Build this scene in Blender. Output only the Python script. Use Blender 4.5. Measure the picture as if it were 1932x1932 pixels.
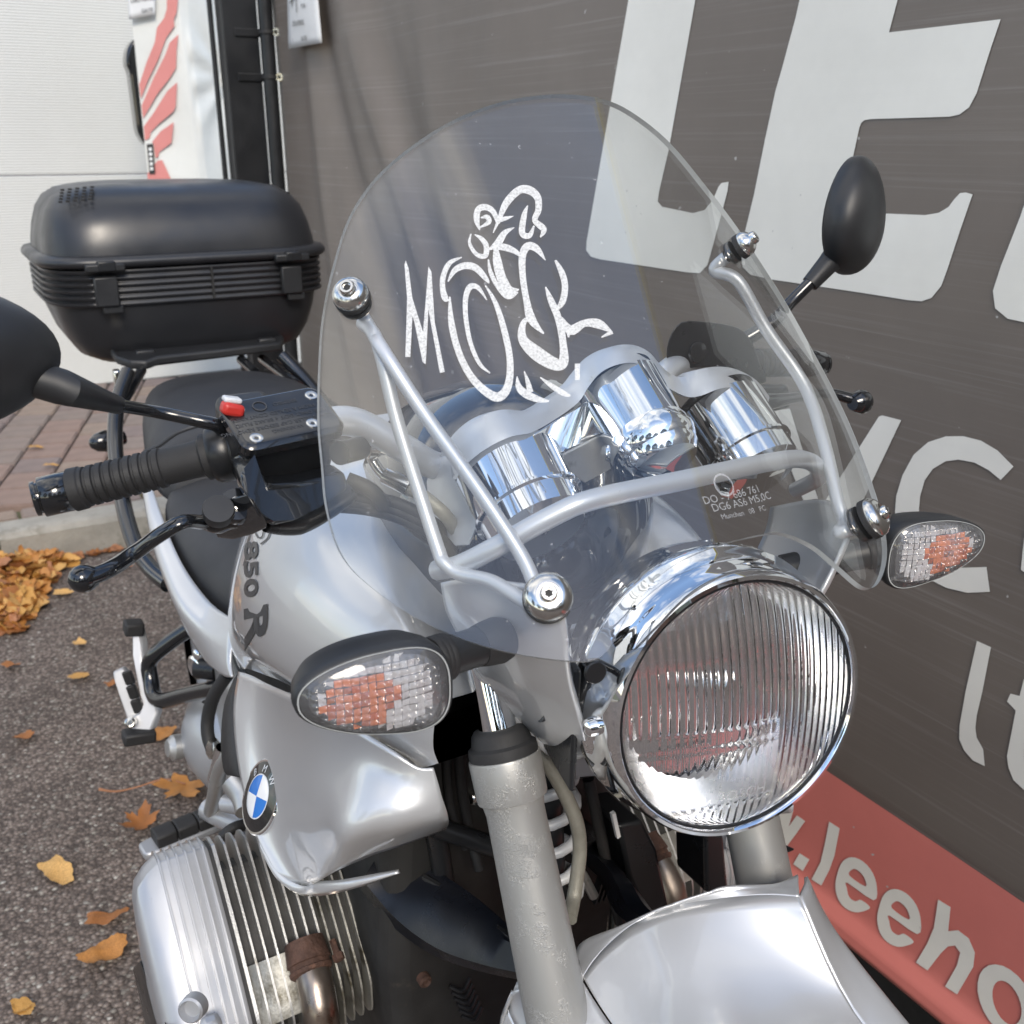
import bpy, bmesh, math, random
from mathutils import Vector, Matrix, noise
from mathutils.geometry import delaunay_2d_cdt
R = math.radians
for o in list(bpy.data.objects):
    bpy.data.objects.remove(o)
SC = bpy.context.scene
COL = SC.collection
V = Vector

# ------------------------------------------------------------------ camera, sky, sun, exposure
CAM = V((-.42, -.42, 1.30)); YAW = R(30); PITCH = R(20.2); FOC = 1896.0      # measured on a 1932 px wide frame
RV = V((math.cos(YAW), -math.sin(YAW), 0))
FV = V((math.sin(YAW) * math.cos(PITCH), math.cos(YAW) * math.cos(PITCH), -math.sin(PITCH)))
UV = RV.cross(FV)
cd = bpy.data.cameras.new('camera'); cam = bpy.data.objects.new('camera', cd); COL.objects.link(cam)
cam.matrix_world = Matrix(((RV.x, UV.x, -FV.x, CAM.x), (RV.y, UV.y, -FV.y, CAM.y), (RV.z, UV.z, -FV.z, CAM.z), (0, 0, 0, 1)))
cd.sensor_width = 36; cd.lens = 36 * FOC / 1932; cd.clip_start = .02; cd.clip_end = 600
cd.dof.use_dof = True; cd.dof.focus_distance = .80; cd.dof.aperture_fstop = 13
SC.camera = cam

W = bpy.data.worlds.new('World'); SC.world = W; W.use_nodes = True
wn = W.node_tree.nodes; wl = W.node_tree.links; wn.clear()
SUN_EL, SUN_AZ = 37, 196          # azimuth clockwise from +Y
wo = wn.new('ShaderNodeOutputWorld'); wb = wn.new('ShaderNodeBackground'); sk = wn.new('ShaderNodeTexSky')
sk.sky_type = 'NISHITA'; sk.sun_disc = False; sk.sun_elevation = R(SUN_EL); sk.sun_rotation = R(SUN_AZ); sk.air_density = 1.0; sk.dust_density = .6
tc = wn.new('ShaderNodeTexCoord'); sp = wn.new('ShaderNodeSeparateXYZ'); wl.new(tc.outputs['Generated'], sp.inputs[0])
# broken cloud: direction projected to a flat layer, so clouds shrink towards the horizon
ad = wn.new('ShaderNodeMath'); ad.operation = 'ADD'; ad.inputs[1].default_value = .22; wl.new(sp.outputs['Z'], ad.inputs[0])
mx = wn.new('ShaderNodeMath'); mx.operation = 'MAXIMUM'; mx.inputs[1].default_value = .12; wl.new(ad.outputs[0], mx.inputs[0])
dv = wn.new('ShaderNodeVectorMath'); dv.operation = 'DIVIDE'; wl.new(tc.outputs['Generated'], dv.inputs[0])
cb = wn.new('ShaderNodeCombineXYZ')
for i in range(3): wl.new(mx.outputs[0], cb.inputs[i])
wl.new(cb.outputs[0], dv.inputs[1])
mp = wn.new('ShaderNodeMapping'); mp.inputs['Location'].default_value = (4.3, 1.7, 0); mp.inputs['Rotation'].default_value = (0, 0, 4.1); mp.inputs['Scale'].default_value = (1, 1, .15); wl.new(dv.outputs[0], mp.inputs[0])
nz = wn.new('ShaderNodeTexNoise'); nz.inputs['Scale'].default_value = 1.35; nz.inputs['Detail'].default_value = 9; nz.inputs['Roughness'].default_value = .56; nz.inputs['Distortion'].default_value = .5
wl.new(mp.outputs[0], nz.inputs['Vector'])
cr = wn.new('ShaderNodeValToRGB'); cr.color_ramp.elements[0].position = .47; cr.color_ramp.elements[1].position = .64
cr.color_ramp.elements[0].color = (0, 0, 0, 1); cr.color_ramp.elements[1].color = (1, 1, 1, 1); wl.new(nz.outputs['Fac'], cr.inputs[0])
nz2 = wn.new('ShaderNodeTexNoise'); nz2.inputs['Scale'].default_value = 2.6; nz2.inputs['Detail'].default_value = 6; wl.new(mp.outputs[0], nz2.inputs['Vector'])
cc = wn.new('ShaderNodeValToRGB'); cc.color_ramp.elements[0].position = .35; cc.color_ramp.elements[1].position = .65
cc.color_ramp.elements[0].color = (3.6, 3.6, 3.75, 1); cc.color_ramp.elements[1].color = (8.2, 7.9, 7.4, 1); wl.new(nz2.outputs['Fac'], cc.inputs[0])
mi = wn.new('ShaderNodeMixRGB'); wl.new(cr.outputs[0], mi.inputs[0]); wl.new(sk.outputs[0], mi.inputs[1]); wl.new(cc.outputs[0], mi.inputs[2])
wl.new(mi.outputs[0], wb.inputs[0]); wb.inputs[1].default_value = .15; wl.new(wb.outputs[0], wo.inputs[0])

sd = bpy.data.lights.new('sun', 'SUN'); sun = bpy.data.objects.new('sun', sd); COL.objects.link(sun)
sd.energy = 1.25; sd.angle = R(20); sd.color = (1, .90, .76)
sdir = V((math.sin(R(SUN_AZ)) * math.cos(R(SUN_EL)), math.cos(R(SUN_AZ)) * math.cos(R(SUN_EL)), math.sin(R(SUN_EL))))
sun.rotation_euler = sdir.to_track_quat('Z', 'Y').to_euler()
SC.view_settings.view_transform = 'Standard'; SC.view_settings.look = 'None'; SC.view_settings.gamma = 1
SC.view_settings.exposure = 1.0
SC.render.engine = 'CYCLES'
SC.cycles.max_bounces = 14; SC.cycles.transparent_max_bounces = 16; SC.cycles.caustics_reflective = True; SC.cycles.sample_clamp_indirect = 6

# ------------------------------------------------------------------ measuring: points of the photograph to points of the place
def ray(x, y): return RV * (x - 966) + UV * (966 - y) + FV * FOC
def P(p, X=None, Y=None, Z=None, D=None):
    d = ray(*p)
    if X is not None: t = (X - CAM.x) / d.x
    elif Y is not None: t = (Y - CAM.y) / d.y
    elif Z is not None: t = (Z - CAM.z) / d.z
    else: t = D / FOC
    return CAM + d * t
KF = {1: (0, 0, .33422), 2: (581.1, 129.1, .33422), 3: (1226.9, 0, .36497), 4: (0, 581.1, .33422), 5: (581.1, 645.7, .33422),
      6: (1097.7, 581.1, .33422), 7: (193.7, 1226.9, .36765), 8: (774.9, 1226.9, .36765), 9: (1033.2, 968.6, .33422),
      10: (1420.6, 1097.7, .26471), 11: (1291.4, 1420.6, .33155), 12: (0, 1420.6, .26738), 13: (161.4, 1130, .23396), 14: (1356, 581.1, .30077)}
def K(n, x, y): a, b, s = KF[n]; return (a + s * x, b + s * y)

# ------------------------------------------------------------------ mesh helpers
def frame(d):
    d = d.normalized(); a = V((0, 0, 1)) if abs(d.z) < .9 else V((1, 0, 0))
    u = d.cross(a).normalized(); return u, d.cross(u).normalized(), d
def spline(pts, k=6, closed=False):
    pts = [V(p) for p in pts]; n = len(pts); out = []
    for i in range(n if closed else n - 1):
        if closed: a, b, c, d = pts[i - 1], pts[i], pts[(i + 1) % n], pts[(i + 2) % n]
        else: a, b, c, d = pts[max(i - 1, 0)], pts[i], pts[i + 1], pts[min(i + 2, n - 1)]
        for j in range(k):
            t = j / k
            out.append(.5 * ((2 * b) + (c - a) * t + (2 * a - 5 * b + 4 * c - d) * t * t + (3 * b - a - 3 * c + d) * t ** 3))
    if not closed: out.append(pts[-1])
    return out
def relax(g, it=4):
    """smooth a grid of points, borders kept"""
    g = [list(r) for r in g]
    for _ in range(it):
        h = [list(r) for r in g]
        for i in range(1, len(g) - 1):
            for j in range(1, len(g[0]) - 1): h[i][j] = (g[i][j] * 4 + g[i - 1][j] + g[i + 1][j] + g[i][j - 1] + g[i][j + 1]) / 8
        g = h
    return g
class MB:
    def __init__(s): s.v = []; s.f = []; s.n = None
    def add(s, vs, fs):
        o = len(s.v); s.v += [V(v) for v in vs]; s.f += [tuple(i + o for i in f) for f in fs]; return s
    def box(s, c, size, rot=None):
        c = V(c); x, y, z = [q / 2 for q in size]
        vs = [V((a * x, b * y, d * z)) for a in (-1, 1) for b in (-1, 1) for d in (-1, 1)]
        if rot is not None: vs = [rot @ v for v in vs]
        return s.add([c + v for v in vs], [(0, 1, 3, 2), (4, 6, 7, 5), (0, 4, 5, 1), (2, 3, 7, 6), (0, 2, 6, 4), (1, 5, 7, 3)])
    def loft(s, rings, caps=True, closed=True):
        n = len(rings[0]); o = len(s.v)
        for r in rings: s.v += [V(p) for p in r]
        m = n if closed else n - 1
        for i in range(len(rings) - 1):
            for j in range(m):
                a = o + i * n + j; b = o + i * n + (j + 1) % n
                s.f.append((a, b, b + n, a + n))
        if caps and closed:
            s.f.append(tuple(o + j for j in range(n))[::-1]); e = o + (len(rings) - 1) * n
            s.f.append(tuple(e + j for j in range(n)))
        return s
    def tube(s, pts, r, n=14, caps=True, flat=1.0):
        pts = [V(p) for p in pts]; m = len(pts); rr = r if isinstance(r, (list, tuple)) else [r] * m
        if len(rr) != m:
            q = rr; rr = [q[min(int(i / (m - 1) * (len(q) - 1)), len(q) - 2)] * (1 - (i / (m - 1) * (len(q) - 1) - min(int(i / (m - 1) * (len(q) - 1)), len(q) - 2))) + q[min(int(i / (m - 1) * (len(q) - 1)), len(q) - 2) + 1] * (i / (m - 1) * (len(q) - 1) - min(int(i / (m - 1) * (len(q) - 1)), len(q) - 2)) for i in range(m)]
        u = None; rings = []
        for i in range(m):
            d = (pts[min(i + 1, m - 1)] - pts[max(i - 1, 0)]).normalized()
            if u is None: u = frame(d)[0]
            else: u = (u - d * u.dot(d)).normalized()
            w = d.cross(u)
            rings.append([pts[i] + (u * math.cos(2 * math.pi * j / n) + w * math.sin(2 * math.pi * j / n) * flat) * rr[i] for j in range(n)])
        return s.loft(rings, caps)
    def lathe(s, o, axis, prof, n=40, caps=True):
        o = V(o); u, w, d = frame(V(axis))
        rings = [[o + d * h + (u * math.cos(2 * math.pi * j / n) + w * math.sin(2 * math.pi * j / n)) * r for j in range(n)] for h, r in prof]
        return s.loft(rings, caps)
    def prism(s, pts, off):
        off = V(off); return s.loft([pts, [V(p) + off for p in pts]])
    def grid(s, fn, nu, nv):
        o = len(s.v)
        for i in range(nu + 1):
            for j in range(nv + 1): s.v.append(V(fn(i / nu, j / nv)))
        for i in range(nu):
            for j in range(nv):
                a = o + i * (nv + 1) + j; s.f.append((a, a + nv + 1, a + nv + 2, a + 1))
        return s
    def mirror(s):
        m = MB(); m.v = [V((-p.x, p.y, p.z)) for p in s.v]; m.f = [f[::-1] for f in s.f]; return m
    def build(s, name, mat, parent=None, smooth=True, angle=38, bevel=0, seg=2, sub=0, solid=0, recalc=True, off=-1):
        me = bpy.data.meshes.new(name); me.from_pydata([tuple(v) for v in s.v], [], s.f); me.update()
        if recalc:
            bm = bmesh.new(); bm.from_mesh(me); bmesh.ops.recalc_face_normals(bm, faces=bm.faces); bm.to_mesh(me); bm.free()
        if mat is not None: me.materials.append(mat)
        o = bpy.data.objects.new(name, me); COL.objects.link(o)
        if parent is not None:
            o.parent = parent
            if parent.name == 'motorcycle': o.matrix_parent_inverse = Matrix.Translation(-parent.location)
        if smooth:
            for p in me.polygons: p.use_smooth = True
            if not sub and angle < 180: me.set_sharp_from_angle(angle=R(angle))
        if solid: md = o.modifiers.new('s', 'SOLIDIFY'); md.thickness = solid; md.offset = off
        if bevel:
            md = o.modifiers.new('b', 'BEVEL'); md.width = bevel; md.segments = seg; md.limit_method = 'ANGLE'; md.angle_limit = R(35); md.harden_normals = False
        if sub: md = o.modifiers.new('u', 'SUBSURF'); md.levels = sub; md.render_levels = sub
        return o
def empty(name, loc=(0, 0, 0), label=None, cat=None, group=None):
    o = bpy.data.objects.new(name, None); COL.objects.link(o); o.location = loc; o.empty_display_size = .05
    if label: tag(o, label, cat, group)
    return o
def tag(o, label=None, cat=None, group=None, kind=None):
    if label: o['label'] = label
    if cat: o['category'] = cat
    if group: o['group'] = group
    if kind: o['kind'] = kind
    return o
def inside(p, loops):
    c = False
    for L in loops:
        for i in range(len(L)):
            (x1, y1), (x2, y2) = L[i - 1], L[i]
            if (y1 > p[1]) != (y2 > p[1]) and p[0] < (x2 - x1) * (p[1] - y1) / (y2 - y1) + x1: c = not c
    return c
def fill(loops, step=None):
    """triangulate 2-D loops (even-odd), with inner points on a lattice of the given step"""
    vs = []; es = []
    for L in loops:
        o = len(vs); vs += [V((p[0], p[1])) for p in L]; es += [(o + i, o + (i + 1) % len(L)) for i in range(len(L))]
    if step:
        xs = [v.x for v in vs]; ys = [v.y for v in vs]; y = min(ys) + step * .5; k = 0
        while y < max(ys):
            x = min(xs) + step * (.5 if k % 2 else .25)
            while x < max(xs):
                if inside((x, y), loops): vs.append(V((x, y)))
                x += step
            y += step * .87; k += 1
    ov, oe, of, *_ = delaunay_2d_cdt(vs, es, [], 0, 1e-7)
    fs = []
    for f in of:
        c = sum((ov[i] for i in f), V((0, 0))) / len(f)
        if inside(c, loops): fs.append(tuple(f))
    return [(v.x, v.y) for v in ov], fs
def decal(loops, fn, name, mat, parent, step=None, thick=0):
    vs, fs = fill(loops, step); m = MB(); m.v = [V(fn(*v)) for v in vs]; m.f = fs
    o = m.build(name, mat, parent, smooth=True, angle=180, recalc=False)
    return o
def text_loops(txt, size=1.0, spacing=1.0, shear=0, bold=0):
    cu = bpy.data.curves.new('t', 'FONT'); cu.body = txt; cu.size = size; cu.space_character = spacing; cu.shear = shear; cu.resolution_u = 3; cu.fill_mode = 'BOTH'
    cu.dimensions = '2D'; cu.offset = bold
    ob = bpy.data.objects.new('t', cu); COL.objects.link(ob)
    dg = bpy.context.evaluated_depsgraph_get(); me = bpy.data.meshes.new_from_object(ob.evaluated_get(dg), depsgraph=dg)
    vs = [(v.co.x, v.co.y) for v in me.vertices]; fs = [tuple(p.vertices) for p in me.polygons]
    bpy.data.objects.remove(ob); bpy.data.curves.remove(cu); bpy.data.meshes.remove(me)
    return vs, fs
def text_on(txt, size, fn, name, mat, parent, **k):
    vs, fs = text_loops(txt, size, **k); m = MB(); m.v = [V(fn(*v)) for v in vs]; m.f = fs
    return m.build(name, mat, parent, smooth=True, angle=180, recalc=False)
def stroke(pts, w, k=5, closed=False):
    """2-D brush stroke of varying width as one loop"""
    ps = spline([V((p[0], p[1], w[i] if isinstance(w, (list, tuple)) else w)) for i, p in enumerate(pts)], k, closed)
    a = []; b = []; n = len(ps)
    for i in range(n):
        q0 = ps[(i - 1) % n] if closed else ps[max(i - 1, 0)]; q1 = ps[(i + 1) % n] if closed else ps[min(i + 1, n - 1)]
        d = V((q1.x - q0.x, q1.y - q0.y)).normalized(); t = max(ps[i].z, .01) / 2
        a.append((ps[i].x - d.y * t, ps[i].y + d.x * t)); b.append((ps[i].x + d.y * t, ps[i].y - d.x * t))
    return [a, b] if closed else [a + b[::-1]]

# ------------------------------------------------------------------ materials
def node_mat(name):
    m = bpy.data.materials.new(name); m.use_nodes = True; nt = m.node_tree; b = nt.nodes['Principled BSDF']; return m, nt, b
def setp(b, **k):
    for q, v in k.items():
        i = b.inputs[q.replace('_', ' ')]
        i.default_value = v if not (isinstance(v, tuple) and len(v) == 3) else (*v, 1)
def noise_n(nt, scale, detail=4, rough=.5, coords='Object', dist=0, stretch=None):
    t = nt.nodes.new('ShaderNodeTexCoord'); n = nt.nodes.new('ShaderNodeTexNoise'); n.inputs['Scale'].default_value = scale
    n.inputs['Detail'].default_value = detail; n.inputs['Roughness'].default_value = rough; n.inputs['Distortion'].default_value = dist
    if stretch:
        m = nt.nodes.new('ShaderNodeMapping'); m.inputs['Scale'].default_value = stretch; nt.links.new(t.outputs[coords], m.inputs[0]); nt.links.new(m.outputs[0], n.inputs['Vector'])
    else: nt.links.new(t.outputs[coords], n.inputs['Vector'])
    return n
def ramp(nt, src, stops, out='Fac'):
    r = nt.nodes.new('ShaderNodeValToRGB'); e = r.color_ramp.elements
    while len(e) < len(stops): e.new(.5)
    for i, (p, c) in enumerate(stops):
        e[i].position = p; e[i].color = (*c, 1) if isinstance(c, tuple) else (c, c, c, 1)
    nt.links.new(src, r.inputs[0]); return r
def bump(nt, b, src, strength=.2, dist=.001):
    u = nt.nodes.new('ShaderNodeBump'); u.inputs['Strength'].default_value = strength; u.inputs['Distance'].default_value = dist
    nt.links.new(src, u.inputs['Height']); nt.links.new(u.outputs[0], b.inputs['Normal']); return u
def mixc(nt, fac, a, b, mode='MIX'):
    m = nt.nodes.new('ShaderNodeMixRGB'); m.blend_type = mode
    for i, q in ((0, fac), (1, a), (2, b)):
        if isinstance(q, (int, float)): m.inputs[i].default_value = q if i == 0 else (q, q, q, 1)
        elif isinstance(q, tuple): m.inputs[i].default_value = (*q, 1)
        else: nt.links.new(q, m.inputs[i])
    return m
def M(name, base, rough=.5, metal=0, var=.12, vscale=6, bmp=0, bscale=300, coat=0, spec=.5, dirt=None, rvar=.08, bdist=.0006):
    m, nt, b = node_mat(name); setp(b, Roughness=rough, Metallic=metal, Coat_Weight=coat, Coat_Roughness=.018, Specular_IOR_Level=spec)
    n = noise_n(nt, vscale, 6, .6)
    lo = tuple(max(c * (1 - var), 0) for c in base); hi = tuple(min(c * (1 + var), 1) for c in base)
    r = ramp(nt, n.outputs['Fac'], [(.3, lo), (.7, hi)]); col = r.outputs[0]
    if dirt:
        dn = noise_n(nt, dirt[1], 8, .7); dr = ramp(nt, dn.outputs['Fac'], [(dirt[2], 0.), (dirt[2] + .15, 1.)]); col = mixc(nt, dr.outputs[0], col, dirt[0]).outputs[0]
    nt.links.new(col, b.inputs['Base Color'])
    rr = ramp(nt, noise_n(nt, vscale * 2.3, 5).outputs['Fac'], [(.3, max(rough - rvar, 0.)), (.7, min(rough + rvar, 1.))]); nt.links.new(rr.outputs[0], b.inputs['Roughness'])
    if bmp: bump(nt, b, noise_n(nt, bscale, 3).outputs['Fac'], bmp, bdist)
    return m
m_paint = M('silver_paint', (.575, .585, .595), .36, .50, .02, 3, coat=1.0, rvar=.03, bmp=.03, bscale=2200, bdist=.0002)
m_satin = M('satin_silver', (.58, .60, .63), .42, .55, .03, 8, bmp=.05, bscale=900, rvar=.05)
m_chrome = M('chrome', (.88, .89, .90), .035, 1, .02, 6, rvar=.03)
m_steel = M('bright_steel', (.66, .65, .62), .18, 1, .06, 20, rvar=.06)
m_blackpl = M('black_plastic', (.018, .019, .021), .46, 0, .2, 9, bmp=.25, bscale=1500, bdist=.0003)
m_satinblack = M('satin_black', (.015, .016, .018), .32, 0, .25, 9, bmp=.06, bscale=700)
m_gloss = M('gloss_black', (.010, .011, .013), .14, 0, .2, 9, coat=.6, rvar=.05)
m_rubber = M('black_rubber', (.020, .020, .021), .62, 0, .2, 15, bmp=.2, bscale=900)
m_seat = M('seat_vinyl', (.028, .029, .032), .52, 0, .12, 6, bmp=.35, bscale=1100, bdist=.0006)
m_cast = M('cast_aluminium', (.50, .50, .49), .42, .85, .12, 14, bmp=.25, bscale=500, dirt=((.16, .14, .11), 30, .60), bdist=.0008)
m_castclean = M('painted_aluminium', (.42, .43, .45), .40, .5, .04, 10, coat=.3, bmp=.06, bscale=600, dirt=((.30, .28, .24), 45, .68))
m_dirty = M('dirty_aluminium', (.38, .375, .345), .55, .7, .25, 18, bmp=.4, bscale=350, dirt=((.085, .075, .05), 22, .50), bdist=.001)
m_dark = M('dark_engine', (.018, .018, .018), .6, 0, .4, 12, bmp=.3, bscale=200, dirt=((.06, .05, .04), 15, .6))
m_rust = M('rusty_steel', (.085, .045, .032), .8, .2, .5, 40, bmp=.9, bscale=230, dirt=((.19, .095, .06), 60, .58), bdist=.002)
m_pipe = M('heat_stained_pipe', (.30, .25, .21), .34, .9, .25, 14, bmp=.15, bscale=200, dirt=((.16, .09, .06), 26, .55))
m_spring = M('spring_paint', (.62, .63, .64), .4, .1, .05, 10, dirt=((.25, .22, .18), 40, .68))
m_hose = M('braided_hose', (.27, .26, .22), .5, .3, .15, 60, bmp=.6, bscale=900)
m_white = M('white_print', (.78, .79, .78), .5, 0, .04, 5)
m_red = M('red_plastic', (.50, .030, .022), .4, 0, .08, 8)
m_decalgrey = M('dark_lettering', (.045, .047, .05), .4, 0, .05, 8)
m_boot = M('pebbled_fork_paint', (.50, .50, .49), .45, .65, .05, 10, coat=.1)

KF.update({20: (0, 742.6, .23396), 21: (226, 0, .21724), 22: (355.1, 645.7, .21724), 23: (807.2, 645.7, .21724), 24: (792.3, 622.5, .33222), 25: (151.1, 1169.4, .39071), 26: (867.8, 1283.0, .33222), 27: (754.8, 980.8, .2540), 28: (0, 603.7, .33188)})
# ================================================================== THE SETTING
# ---- ground
def asphalt():
    m, nt, b = node_mat('asphalt'); setp(b, Roughness=.85, Specular_IOR_Level=.35)
    tcn = nt.nodes.new('ShaderNodeTexCoord')
    v = nt.nodes.new('ShaderNodeTexVoronoi'); v.inputs['Scale'].default_value = 135; v.inputs['Randomness'].default_value = 1; nt.links.new(tcn.outputs['Object'], v.inputs['Vector'])
    v2 = nt.nodes.new('ShaderNodeTexVoronoi'); v2.inputs['Scale'].default_value = 60; nt.links.new(tcn.outputs['Object'], v2.inputs['Vector'])
    sx = nt.nodes.new('ShaderNodeSeparateColor'); nt.links.new(v.outputs['Color'], sx.inputs[0])
    col = ramp(nt, sx.outputs[0], [(0, (.150, .120, .104)), (.40, (.225, .180, .155)), (.78, (.290, .240, .208)), (.93, (.37, .335, .29)), (.985, (.50, .47, .42))])
    col.color_ramp.interpolation = 'CONSTANT'
    edge = ramp(nt, v.outputs['Distance'], [(.30, 1.), (.62, .52)])
    c2 = mixc(nt, 1., col.outputs[0], edge.outputs[0], 'MULTIPLY')
    big = ramp(nt, noise_n(nt, 1.1, 8, .65).outputs['Fac'], [(.32, .66), (.5, 1.0), (.7, 1.12)])
    c3 = mixc(nt, 1., c2.outputs[0], big.outputs[0], 'MULTIPLY')
    nt.links.new(c3.outputs[0], b.inputs['Base Color'])
    inv = nt.nodes.new('ShaderNodeMath'); inv.operation = 'SUBTRACT'; inv.inputs[0].default_value = 1; nt.links.new(v.outputs['Distance'], inv.inputs[1])
    a2 = nt.nodes.new('ShaderNodeMath'); a2.operation = 'ADD'; nt.links.new(inv.outputs[0], a2.inputs[0]); nt.links.new(sx.outputs[1], a2.inputs[1])
    bump(nt, b, a2.outputs[0], .9, .004); return m
g = MB().add([(-60, -60, 0), (60, -60, 0), (60, 60, 0), (-60, 60, 0)], [(0, 1, 2, 3)]).build('ground', asphalt(), smooth=False); tag(g, kind='structure')

# ---- raised pavement of concrete block pavers behind a kerb
m_concrete = M('kerb_concrete', (.30, .285, .25), .85, 0, .22, 9, bmp=.7, bscale=120, dirt=((.13, .12, .09), 7, .54), bdist=.003)
m_paver = []
for i, c in enumerate([(.235, .165, .135), (.215, .17, .145), (.25, .19, .15), (.20, .155, .14)]):
    m_paver.append(M('paver_%s' % 'abcd'[i], c, .85, 0, .16, 14, bmp=.5, bscale=160, dirt=((.14, .12, .09), 12, .60), bdist=.0015))
m_joint = M('mossy_joint', (.105, .105, .055), .95, 0, .4, 20, bmp=.6, bscale=200)
pv = MB().add([(-12, 3.118, .098), (2.5, 3.118, .098), (2.5, 9, .098), (-12, 9, .098)], [(0, 1, 2, 3)]).build('pavement', m_joint, smooth=False); tag(pv, kind='structure')
random.seed(5)
bw, bl = .168, .196; ang = R(-16.7)
meshes = []
for i in range(8):
    mb = MB().box((0, 0, 0), (bw - .009, bl - .009, .03)); o = mb.build('brick', m_paver[i % 4], None, bevel=0); me = o.data; bpy.data.objects.remove(o)
    bm = bmesh.new(); bm.from_mesh(me); bmesh.ops.bevel(bm, geom=[e for e in bm.edges if all(v.co.z > 0 for v in e.verts)], offset=.006, segments=2, affect='EDGES'); bm.to_mesh(me); bm.free(); meshes.append(me)
ca, sa = math.cos(ang), math.sin(ang); cnt = 0
for i in range(-9, 10):
    for j in range(-10, 15):
        lx = i * bw; ly = j * bl + (bl / 2 if i % 2 else 0) + .02 * (i % 3)
        x = -.10 + lx * ca - ly * sa; y = 3.93 + lx * sa + ly * ca
        if not (3.02 < y < 5.3 and -.75 < x < .62) or cnt >= 300: continue
        if y < 3.24: continue
        o = bpy.data.objects.new('brick', random.choice(meshes)); COL.objects.link(o); o.parent = pv; cnt += 1
        o.location = (x, y, .107 + random.uniform(-.0015, .0015)); o.rotation_euler = (random.uniform(-.006, .006), random.uniform(-.006, .006), ang + random.uniform(-.006, .006))
# header course of cut pavers against the kerb
for i in range(-5, 5):
    o = bpy.data.objects.new('brick', random.choice(meshes)); COL.objects.link(o); o.parent = pv
    o.location = (i * .2 + .03, 3.178, .105 + random.uniform(-.001, .001)); o.rotation_euler = (0, 0, R(90)); o.scale = (.62, 1, 1)
rest = MB()        # the pavers further off, too many and too plain to single out
for i in range(-34, 20):
    for j in range(-16, 22):
        lx = i * bw; ly = j * bl + (bl / 2 if i % 2 else 0) + .02 * (i % 3); x = -.10 + lx * ca - ly * sa; y = 3.93 + lx * sa + ly * ca
        if not (3.24 <= y < 5.08 and -4.6 < x < 2.3) or (3.02 < y < 5.3 and -.75 < x < .62): continue
        rest.box((x, y, .1065 + random.uniform(-.001, .001)), (bw - .009, bl - .009, .028), Matrix.Rotation(ang, 3, 'Z'))
for i in list(range(-23, -5)) + list(range(5, 11)): rest.box((i * .2 + .03, 3.178, .105), (.187, .099, .028))
ro = rest.build('far_bricks', m_paver[1], pv, smooth=False); ro['kind'] = 'stuff'
kb = empty('kerb', (0, 3.05, 0)); tag(kb, kind='structure')
for i in range(-9, 4):
    x0 = i * .915 - .35
    prof = [(0, -.05), (.0, .10), (.012, .116), (.03, .122), (.118, .122), (.118, -.05)]
    mb = MB().loft([[V((x, 2.995 - 3.05 + a, z)) for a, z in prof] for x in (x0 + .003, x0 + .912)])
    mb.build('kerb_stone', m_concrete, kb, smooth=False)

# ---- sectional door of the building behind
def ribbed(name, base, per):
    m, nt, b = node_mat(name); setp(b, Roughness=.42, Specular_IOR_Level=.5)
    t = nt.nodes.new('ShaderNodeTexCoord'); w = nt.nodes.new('ShaderNodeTexWave'); w.bands_direction = 'Z'; w.inputs['Scale'].default_value = .314 / per / 1.0 * 1.0
    nt.links.new(t.outputs['Object'], w.inputs['Vector'])
    r = ramp(nt, w.outputs['Fac'], [(.25, tuple(c * .55 for c in base)), (.6, base)]); big = ramp(nt, noise_n(nt, 1.2, 4).outputs['Fac'], [(.3, .95), (.7, 1.03)])
    nt.links.new(mixc(nt, 1., r.outputs[0], big.outputs[0], 'MULTIPLY').outputs[0], b.inputs['Base Color'])
    bump(nt, b, w.outputs['Fac'], .5, .002); return m
m_door = ribbed('ribbed_white_steel', (.74, .75, .72), .0125)
dr = empty('sectional_door', (-.6, 5.1, .1), 'white finely ribbed sectional door behind the motorcycle', 'door')
for z0, z1 in ((.02, 1.047), (1.055, 2.08), (2.088, 3.1)):
    MB().box((-.7, .02, (z0 + z1) / 2 - .0), (6.6, .04, z1 - z0)).build('door_panel', m_door, dr, smooth=False, bevel=.004)
MB().box((-.7, .01, .006), (6.6, .05, .03)).build('bottom_seal', m_rubber, dr, smooth=False)

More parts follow.
